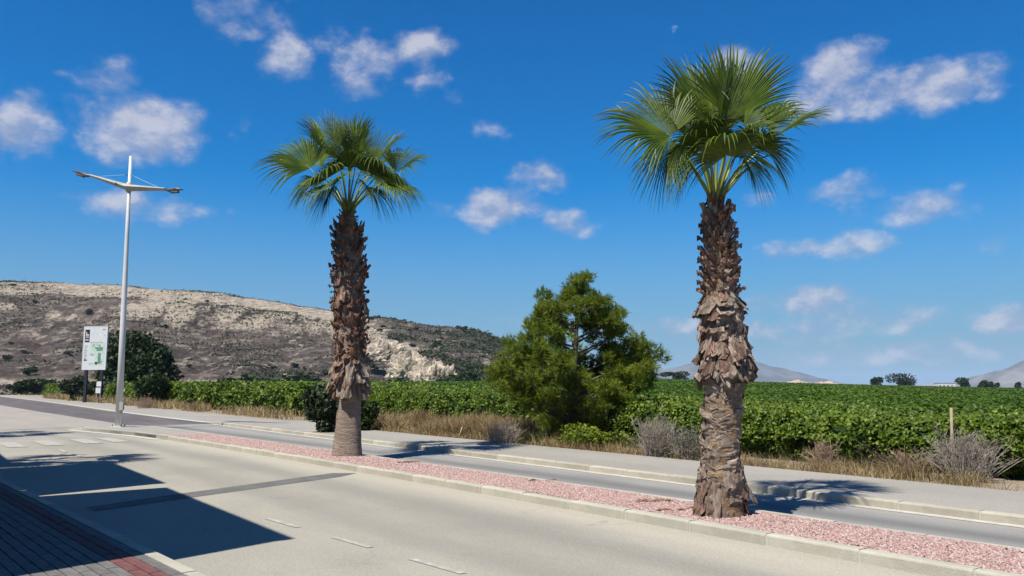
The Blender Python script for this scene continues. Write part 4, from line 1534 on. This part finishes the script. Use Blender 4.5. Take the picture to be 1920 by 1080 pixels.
gr = random.Random(77)
for k, px in enumerate(sorted(gr.uniform(5, 935) for _ in range(44))):      # skyline
    p = hill_z(px, .715)
    s = gr.uniform(1.0, 2.3) * (1.5 if gr.random() < .2 else 1)
    o = put('hill_bush', gr.choice(pine_variants if px > 560 else dark_variants), None, (p[0], p[1], p[2] - .4), (0, 0, gr.uniform(0, 6)), (s * 1.25, s * 1.25, s * gr.uniform(.7, 1.1)))
    tag(o, 'small dark tree on the hill skyline, ' + nth(k + 1) + ' from the left, ' + where(px), 'tree', 'small trees on the hill skyline')
for k in range(150):                         # slope, thicker on the right shoulder
    px = gr.uniform(5, 930) if k < 70 else gr.uniform(700, 980)
    q = gr.uniform(.05, .66) if k >= 20 else gr.uniform(.03, .14)
    if 250 < px < 620 and q > .42 and gr.random() < .75: q *= .5
    p = hill_z(px, q)
    s = gr.uniform(.8, 2.0)
    o = put('hill_bush', gr.choice(dark_variants if gr.random() < .6 else bush_variants), None, (p[0], p[1], p[2] - .5), (0, 0, gr.uniform(0, 6)), (s * 1.3, s * 1.3, s * gr.uniform(.7, 1.0)))
    lev = 'at the foot of the dry hill' if q < .14 else 'low on the dry hillside' if q < .32 else 'halfway up the dry hillside' if q < .5 else 'high on the dry hillside'
    tag(o, 'dark bush ' + lev + ' ' + where(px), 'bush', 'bushes on the hillside')
for k, (px, py, q, s) in enumerate(((440, 0, .085, 2.4), (470, 0, .09, 3.0), (500, 0, .10, 3.4), (535, 0, .115, 3.6), (565, 0, .12, 4.0), (595, 0, .13, 3.4), (730, 0, .07, 2.6), (760, 0, .08, 2.6),
                                    (845, 0, .09, 3.0), (870, 0, .11, 3.0), (895, 0, .10, 3.2), (920, 0, .12, 3.2))):
    p = hill_z(px, q)
    o = put('hill_bush', dark_variants[k % 4], None, (p[0], p[1], p[2] - .6), (0, 0, k), (s * 1.5, s * 1.3, s))
    tag(o, 'large dark bush in the thicket under the hill, ' + nth(k + 1) + ' from the left', 'bush', 'thicket at the foot of the hill')
# the wooded right-hand shoulder
ng = 16000
ii = ((rng.uniform(690, 1060, ng) + 900) / 2280 * 519).astype(int); jj = (rng.random(ng) * 104).astype(int) + 3
wg = fbm(HX[ii, jj] / 22, HY[ii, jj] / 22, 4, 93) + np.interp(ii, [360, 400, 430], [-.12, 0, .12])
ok = wg > .52 + .08 * rng.random(ng)
P = np.stack([HX[ii, jj] + rng.normal(size=ng), HY[ii, jj] + rng.normal(size=ng), HH[ii, jj] + .5], 1)[ok]
v, f = leaf_cloud(np.repeat(P, 4, 0) + rng.normal(size=(len(P) * 4, 3)) * .55, 1.15, .5, .3, quad=True)
tag(put('hill_woodland', mesh('hill_woodland', v, f, leaf_mat('hill pines', (.030, .048, .016), (.062, .082, .028), .08, .15, .7))), 'green pine scrub covering the right shoulder of the hill', 'woodland', None, 'stuff')
# fine scrub as one mass
ns = 70000
ii = rng.integers(150, 519, ns); jj = (rng.random(ns) * 104).astype(int) + 2
wgt = fbm(HX[ii, jj] / 30, HY[ii, jj] / 30, 4, 91)
ok = wgt > .42 + .16 * rng.random(ns)
P = np.stack([HX[ii, jj] + rng.normal(size=ns) * 1.2, HY[ii, jj] + rng.normal(size=ns) * 1.2, HH[ii, jj] + .15], 1)[ok]
v, f = leaf_cloud(np.repeat(P, 3, 0) + rng.normal(size=(len(P) * 3, 3)) * .25, .75, .6, .3, quad=True)
tag(put('hill_scrub', mesh('hill_scrub', v, f, M['scrub'])), 'fine low scrub speckling the dry hill', 'scrub', None, 'stuff')

# ------------------------------------------------------------------ lamp post
def lamp():
    D = U(222, 800, 30.2)
    base = U(222, 800, 30.2); base.z = ZK + .004
    root = empty('lamp_post', base)
    tag(root, 'tall white street lamp with two drooping wing arms', 'street lamp')
    k = 30.2 / FPX
    top = U(245, 293, 30.2) - base
    neck = U(241.5, 352, 30.2) - base
    put('pole', MB().tube([(0, 0, 0), top * .35, top * .7, top], [.125, .105, .075, .05], 16).me('pole', M['steel'], True), root)
    put('base_plate', MB().prism([(-.2, -.2), (.2, -.2), (.2, .2), (-.2, .2)], 0, .03).me('base_plate', M['steel']), root)
    for a in (-.15, .15):
        for c in (-.15, .15):
            put('bolt', MB().tube([(a, c, .03), (a, c, .09)], .018, 6).me('bolt', M['darkmetal']), root)
    box = put('service_box', MB().box(.06, .20, -.17, -.05, .62, .92).me('service_box', M['wing']), root)
    put('cable_pipe', MB().tube([(.14, -.10, .62), (.14, -.10, .0)], .02, 6).me('cable_pipe', M['wing']), box)
    axis = Vector((1, 0, 0))
    for (tx, ty, ey, hx, hy, lab) in ((170, 329, 1.1, 136, 321, 'l'), (312, 355, -.9, 343, 356, 'r')):
        e = U(tx, ty, 30.2 + ey * .9) - base
        h = U(hx, hy, 30.2 + ey * 1.25) - base
        d = (e - neck)
        side = Vector((d.y, -d.x, 0)).normalized()
        v, f = [], []
        n = 8
        for i in range(n + 1):
            q = i / n
            c = neck.lerp(e, q)
            hh = .125 * (1 - q * .62)
            ww = .20 * (1 - .35 * q)
            for (a, b) in ((-ww, .2 * hh), (-ww * .3, hh), (ww * .3, hh), (ww, .2 * hh), (ww * .35, -hh), (-ww * .35, -hh)):
                v.append(tuple(c + side * a + Vector((0, 0, b))))
        for i in range(n):
            for j in range(6):
                j2 = (j + 1) % 6
                f.append((i * 6 + j, i * 6 + j2, (i + 1) * 6 + j2, (i + 1) * 6 + j))
        f += [tuple(range(6)), tuple(range(n * 6, n * 6 + 6))[::-1]]
        arm = put('arm', mesh('arm', v, f, M['wing']), root)
        put('mount_disc', MB().tube([neck.lerp(e, .22) - side * .22, neck.lerp(e, .22) - side * .17], .05, 8).me('mount_disc', M['darkmetal']), arm)
        head = MB().tube([e - d.normalized() * .1, e.lerp(h, .25) + Vector((0, 0, -.04)), e.lerp(h, .6) + Vector((0, 0, .03)), h], [.035, .085, .07, .02], 8)
        for i, q in enumerate(head.v):                # flatten the luminaire
            pass
        hd = put('lamp_head', head.me('lamp_head', M['darkmetal'], True), root)
        put('lens', MB().tube([e.lerp(h, .35) + Vector((0, 0, -.10)), e.lerp(h, .75) + Vector((0, 0, -.08))], [.06, .05], 8).me('lens', M['darkmetal']), hd)
        st = top * .93
        put('stay_cable', MB().tube([st, neck.lerp(e, .80) + Vector((0, 0, .06))], .005, 5).me('stay_cable', M['steel']), root)
        put('cable_clamp', MB().tube([st + (e - st).normalized() * .02, st + (neck.lerp(e, .8) - st).normalized() * .26], [.03, .018], 6).me('cable_clamp', M['darkmetal']), root)
    put('collar', MB().tube([neck + Vector((0, 0, -.16)), neck + Vector((0, 0, .2))], .10, 12).me('collar', M['wing'], True), root)


lamp()


# ------------------------------------------------------------------ map sign
def sign():
    D = 82.0
    base = U(172, 754, D); base.z = 0
    root = empty('map_sign', base, math.radians(-12))
    tag(root, 'white map board on two black legs before the dark tree', 'sign')
    w, z0, z1 = 2.72, 3.35, 7.72
    put('panel', MB().box(-w / 2, w / 2, -.06, .06, z0, z1).me('panel', M['white']), root)
    for (a, b, c, e) in ((-w / 2 - .04, w / 2 + .04, z1, z1 + .05), (-w / 2 - .04, w / 2 + .04, z0 - .05, z0), (-w / 2 - .045, -w / 2, z0, z1), (w / 2, w / 2 + .045, z0, z1)):
        put('frame_bar', MB().box(a, b, -.075, .075, c, e).me('frame_bar', M['white']), root)
    for x in (-.88, .94):
        put('leg', MB().box(x - .16, x + .16, -.06, .12, -.05, z0 - .05).me('leg', M['black']), root)
    y = -.064

    def pr(name, x0, x1, a, b, m, lay=0, parent=root):
        return put(name, MB().box(x0, x1, y - .004 - .006 * lay, y + .002, a, b).me(name, M[m]), parent)

    hd = pr('header_block', -1.22, -.68, 6.12, 7.42, 'print_black', 0)
    for (x0, x1, a, b) in ((-1.10, -1.02, 6.75, 7.2), (-.98, -.90, 6.75, 7.0), (-.86, -.78, 6.75, 6.95), (-1.1, -.76, 6.60, 6.68), (-1.12, -1.02, 6.28, 6.44), (-.98, -.9, 6.28, 6.44), (-.86, -.78, 6.28, 6.44)):
        pr('lettering', x0, x1, a, b, 'white', 1, hd)
    for i in range(5):
        pr('map_route', -.50 + i * .12, -.30 + i * .12, 6.95 + .12 * math.sin(i * 2.1), 7.03 + .12 * math.sin(i * 2.1), 'print_blue', 0)
    pr('lettering', .82, 1.16, 7.34, 7.46, 'print_grey', 0)
    pr('lettering', .98, 1.18, 6.78, 6.83, 'print_grey', 0)
    for i in range(9):
        pr('lettering', -1.18, -.82 - .08 * (i % 3), 5.70 - i * .16, 5.77 - i * .16, 'print_grey', 0)
    mp = pr('map_area', -.58, 1.16, 3.78, 6.02, 'print_green', 0)
    pr('map_road', -.58, .9, 6.08, 6.13, 'print_grey', 0)
    r = random.Random(3)
    for i in range(16):
        x, z = r.uniform(-.55, .85), r.uniform(3.85, 5.75)
        pr('map_plot', x, x + r.uniform(.12, .36), z, z + r.uniform(.06, .3), r.choice(['white', 'white', 'print_grey', 'print_dgreen']), 1 + i % 2, mp)
    pr('map_plot', .25, .95, 5.25, 5.6, 'print_dgreen', 3, mp)
    pr('map_plot', .45, .75, 3.95, 5.0, 'print_dgreen', 3, mp)
    pr('map_plot', .15, .40, 3.86, 4.1, 'print_black', 3, mp)
    pr('map_plot', -.58, .12, 4.0, 4.7, 'white', 3, mp)
    # arrow to the left
    ar = MB()
    ar.v += [(-1.22, y - .008, 4.30), (-1.02, y - .008, 4.44), (-1.02, y - .008, 4.34), (-.80, y - .008, 4.34), (-.80, y - .008, 4.26), (-1.02, y - .008, 4.26), (-1.02, y - .008, 4.16)]
    ar.f += [(0, 6, 5, 4, 3, 2, 1)]
    put('arrow', ar.me('arrow', M['print_black']), root)

    small = empty('notice_board', U(183, 754, 81), math.radians(-12))
    small.location.z = 0
    tag(small, 'two small white notices on thin posts under the map sign', 'sign')
    for (x0, x1, a, b) in ((-.24, .30, 1.62, 2.12), (-.30, .26, .95, 1.50)):
        put('notice', MB().box(x0, x1, -.02, .02, a, b).me('notice', M['white']), small)
    for x in (-.2, .2):
        put('leg', MB().tube([(x, .05, -.05), (x, .05, 2.1)], .03, 6).me('leg', M['wing']), small)


sign()

# stakes by the vines
def stake(px, py, d, h, lean, m, label, r=.028):
    b = U(px, py, d); b.z = 0
    o = put('stake', MB().tube([(0, 0, -.1), (lean * .5, 0, h * .5), (lean, 0, h)], [r, r * .95, r * .85], 7).me('stake', m, True), None, b)
    tag(o, label, 'stake')


stake(1786, 880, 14.7, 1.22, .05, M['wood'], 'thin wooden stake standing among the vines at the right')
stake(858, 800, 24, .42, .14, M['wood'], 'short pale slanted stake in dry grass left of the pine', .02)
stake(438, 766, 55, 1.0, .10, M['steel'], 'tiny pale pipe stub by the vines left of the far palm', .03)

# ------------------------------------------------------------------ houses and palms behind the photographer's left shoulder (they throw the shade on the road)
def house(s0, s1, tf, H, label):
    root = empty('terraced_house', W(s0, tf), ROT)
    tag(root, label, 'house')
    L = s1 - s0
    put('wall', MB().box(0, L, 0, 7, -.02, H).me('wall', M['render']), root)
    put('roof', MB().box(-.03, L + .03, -.05, 7.05, H, H + .12).me('roof', M['stone_white']), root)
    put('door', MB().box(L * .15, L * .15 + .95, -.05, .03, .1, 2.2).me('door', M['wood']), root)
    for (x, z) in ((L * .55, 1.0), (L * .15, 3.9), (L * .6, 3.9)):
        wd = put('window', MB().box(x, x + 1.2, -.03, .03, z, z + 1.3).me('window', M['glass']), root)
        put('sill', MB().box(x - .08, x + 1.28, -.12, .02, z - .08, z - .003).me('sill', M['stone_white']), wd)


HB = 6.6
house(8.38 - .165 * HB, 13.75 - .165 * HB, 3.16 - .553 * (HB + .12), HB, 'ochre house nearest on the left throwing the pointed shade')
house(14.4 - .165 * HB, 18.9 - .165 * HB, 3.30 - .553 * (HB + .12), HB, 'ochre house second on the left throwing the farther shade')
house(18.4, 25, -2.15, HB, 'ochre house third on the left beyond the second')
gw = empty('garden_wall', W(13.75 - .165 * HB, -.6), ROT)
tag(gw, 'low rendered wall closing the gap between the two ochre houses', 'wall')
put('wall', MB().box(.01, .64, 0, .2, 0, 3.2).me('wall', M['render']), gw)
put('coping', MB().box(.01, .64, -.03, .23, 3.2, 3.27).me('coping', M['stone_white']), gw)
for (s, t, lab) in ((19.0, -.75, 'palm on the left footway throwing frond shade on the road'), (31.0, -.9, 'farther palm on the left footway shading the island end')):
    c = copy_tree(palm1)
    c.location = W(s, t, .0)
    c.rotation_euler = (0, 0, s)
    c['label'] = lab
    c['group'] = 'palms on the left footway'

# ------------------------------------------------------------------ moon
mp = U(1266, 55, 30000)
mm = bpy.data.materials.new('moon')
mm.use_nodes = True
t = NT(mm.node_tree)
t.n.clear()
df = t.node('ShaderNodeBsdfDiffuse')
tc = t.node('ShaderNodeTexCoord')
df.inputs[0].default_value = (.3, .3, .3, 1)
t.l.new(t.mix(t.ramp(t.noise(tc.outputs['Object'], .012, 3), .4, .6), (.03, .036, .042, 1), (.075, .075, .075, 1)), df.inputs[0])
tr = t.node('ShaderNodeBsdfTransparent')
ad = t.node('ShaderNodeAddShader')
t.l.new(df.outputs[0], ad.inputs[0]); t.l.new(tr.outputs[0], ad.inputs[1])
mo = t.node('ShaderNodeOutputMaterial')
t.l.new(ad.outputs[0], mo.inputs[0])
v, f = [], []
mr = 30000 * 7.4 / FPX
for i in range(17):
    th = math.pi * i / 16
    for k in range(32):
        v.append((mr * math.sin(th) * math.cos(k * math.pi / 16), mr * math.sin(th) * math.sin(k * math.pi / 16), mr * math.cos(th)))
for i in range(16):
    for k in range(32):
        f.append((i * 32 + k, (i + 1) * 32 + k, (i + 1) * 32 + (k + 1) % 32, i * 32 + (k + 1) % 32))
# phase put into the shape: the unlit limb is cut off the sphere
cut = Vector((.80, 0, -.60))
vv = [Vector(q) for q in v]
f = [q for q in f if sum((vv[i].dot(cut) for i in q)) / 4 < .22 * mr]
tag(put('moon', mesh('moon', v, f, mm, True), None, mp), 'faint pale half moon above the near palm crown', 'moon')

# ------------------------------------------------------------------ haze
hm = bpy.data.materials.new('haze')
hm.use_nodes = True
t = NT(hm.node_tree)
t.n.clear()
ho = t.node('ShaderNodeOutputMaterial')
pv = t.node('ShaderNodeVolumePrincipled')
pv.inputs['Color'].default_value = (.58, .77, 1.0, 1)
pv.inputs['Density'].default_value = 0.85e-4
t.l.new(pv.outputs[0], ho.inputs['Volume'])
hb = MB().box(-14500, 14500, -14500, 14500, -4.5, 235)
tag(put('haze', hb.me('haze', hm)), 'pale valley haze veiling the far mountains', 'haze', None, 'stuff')
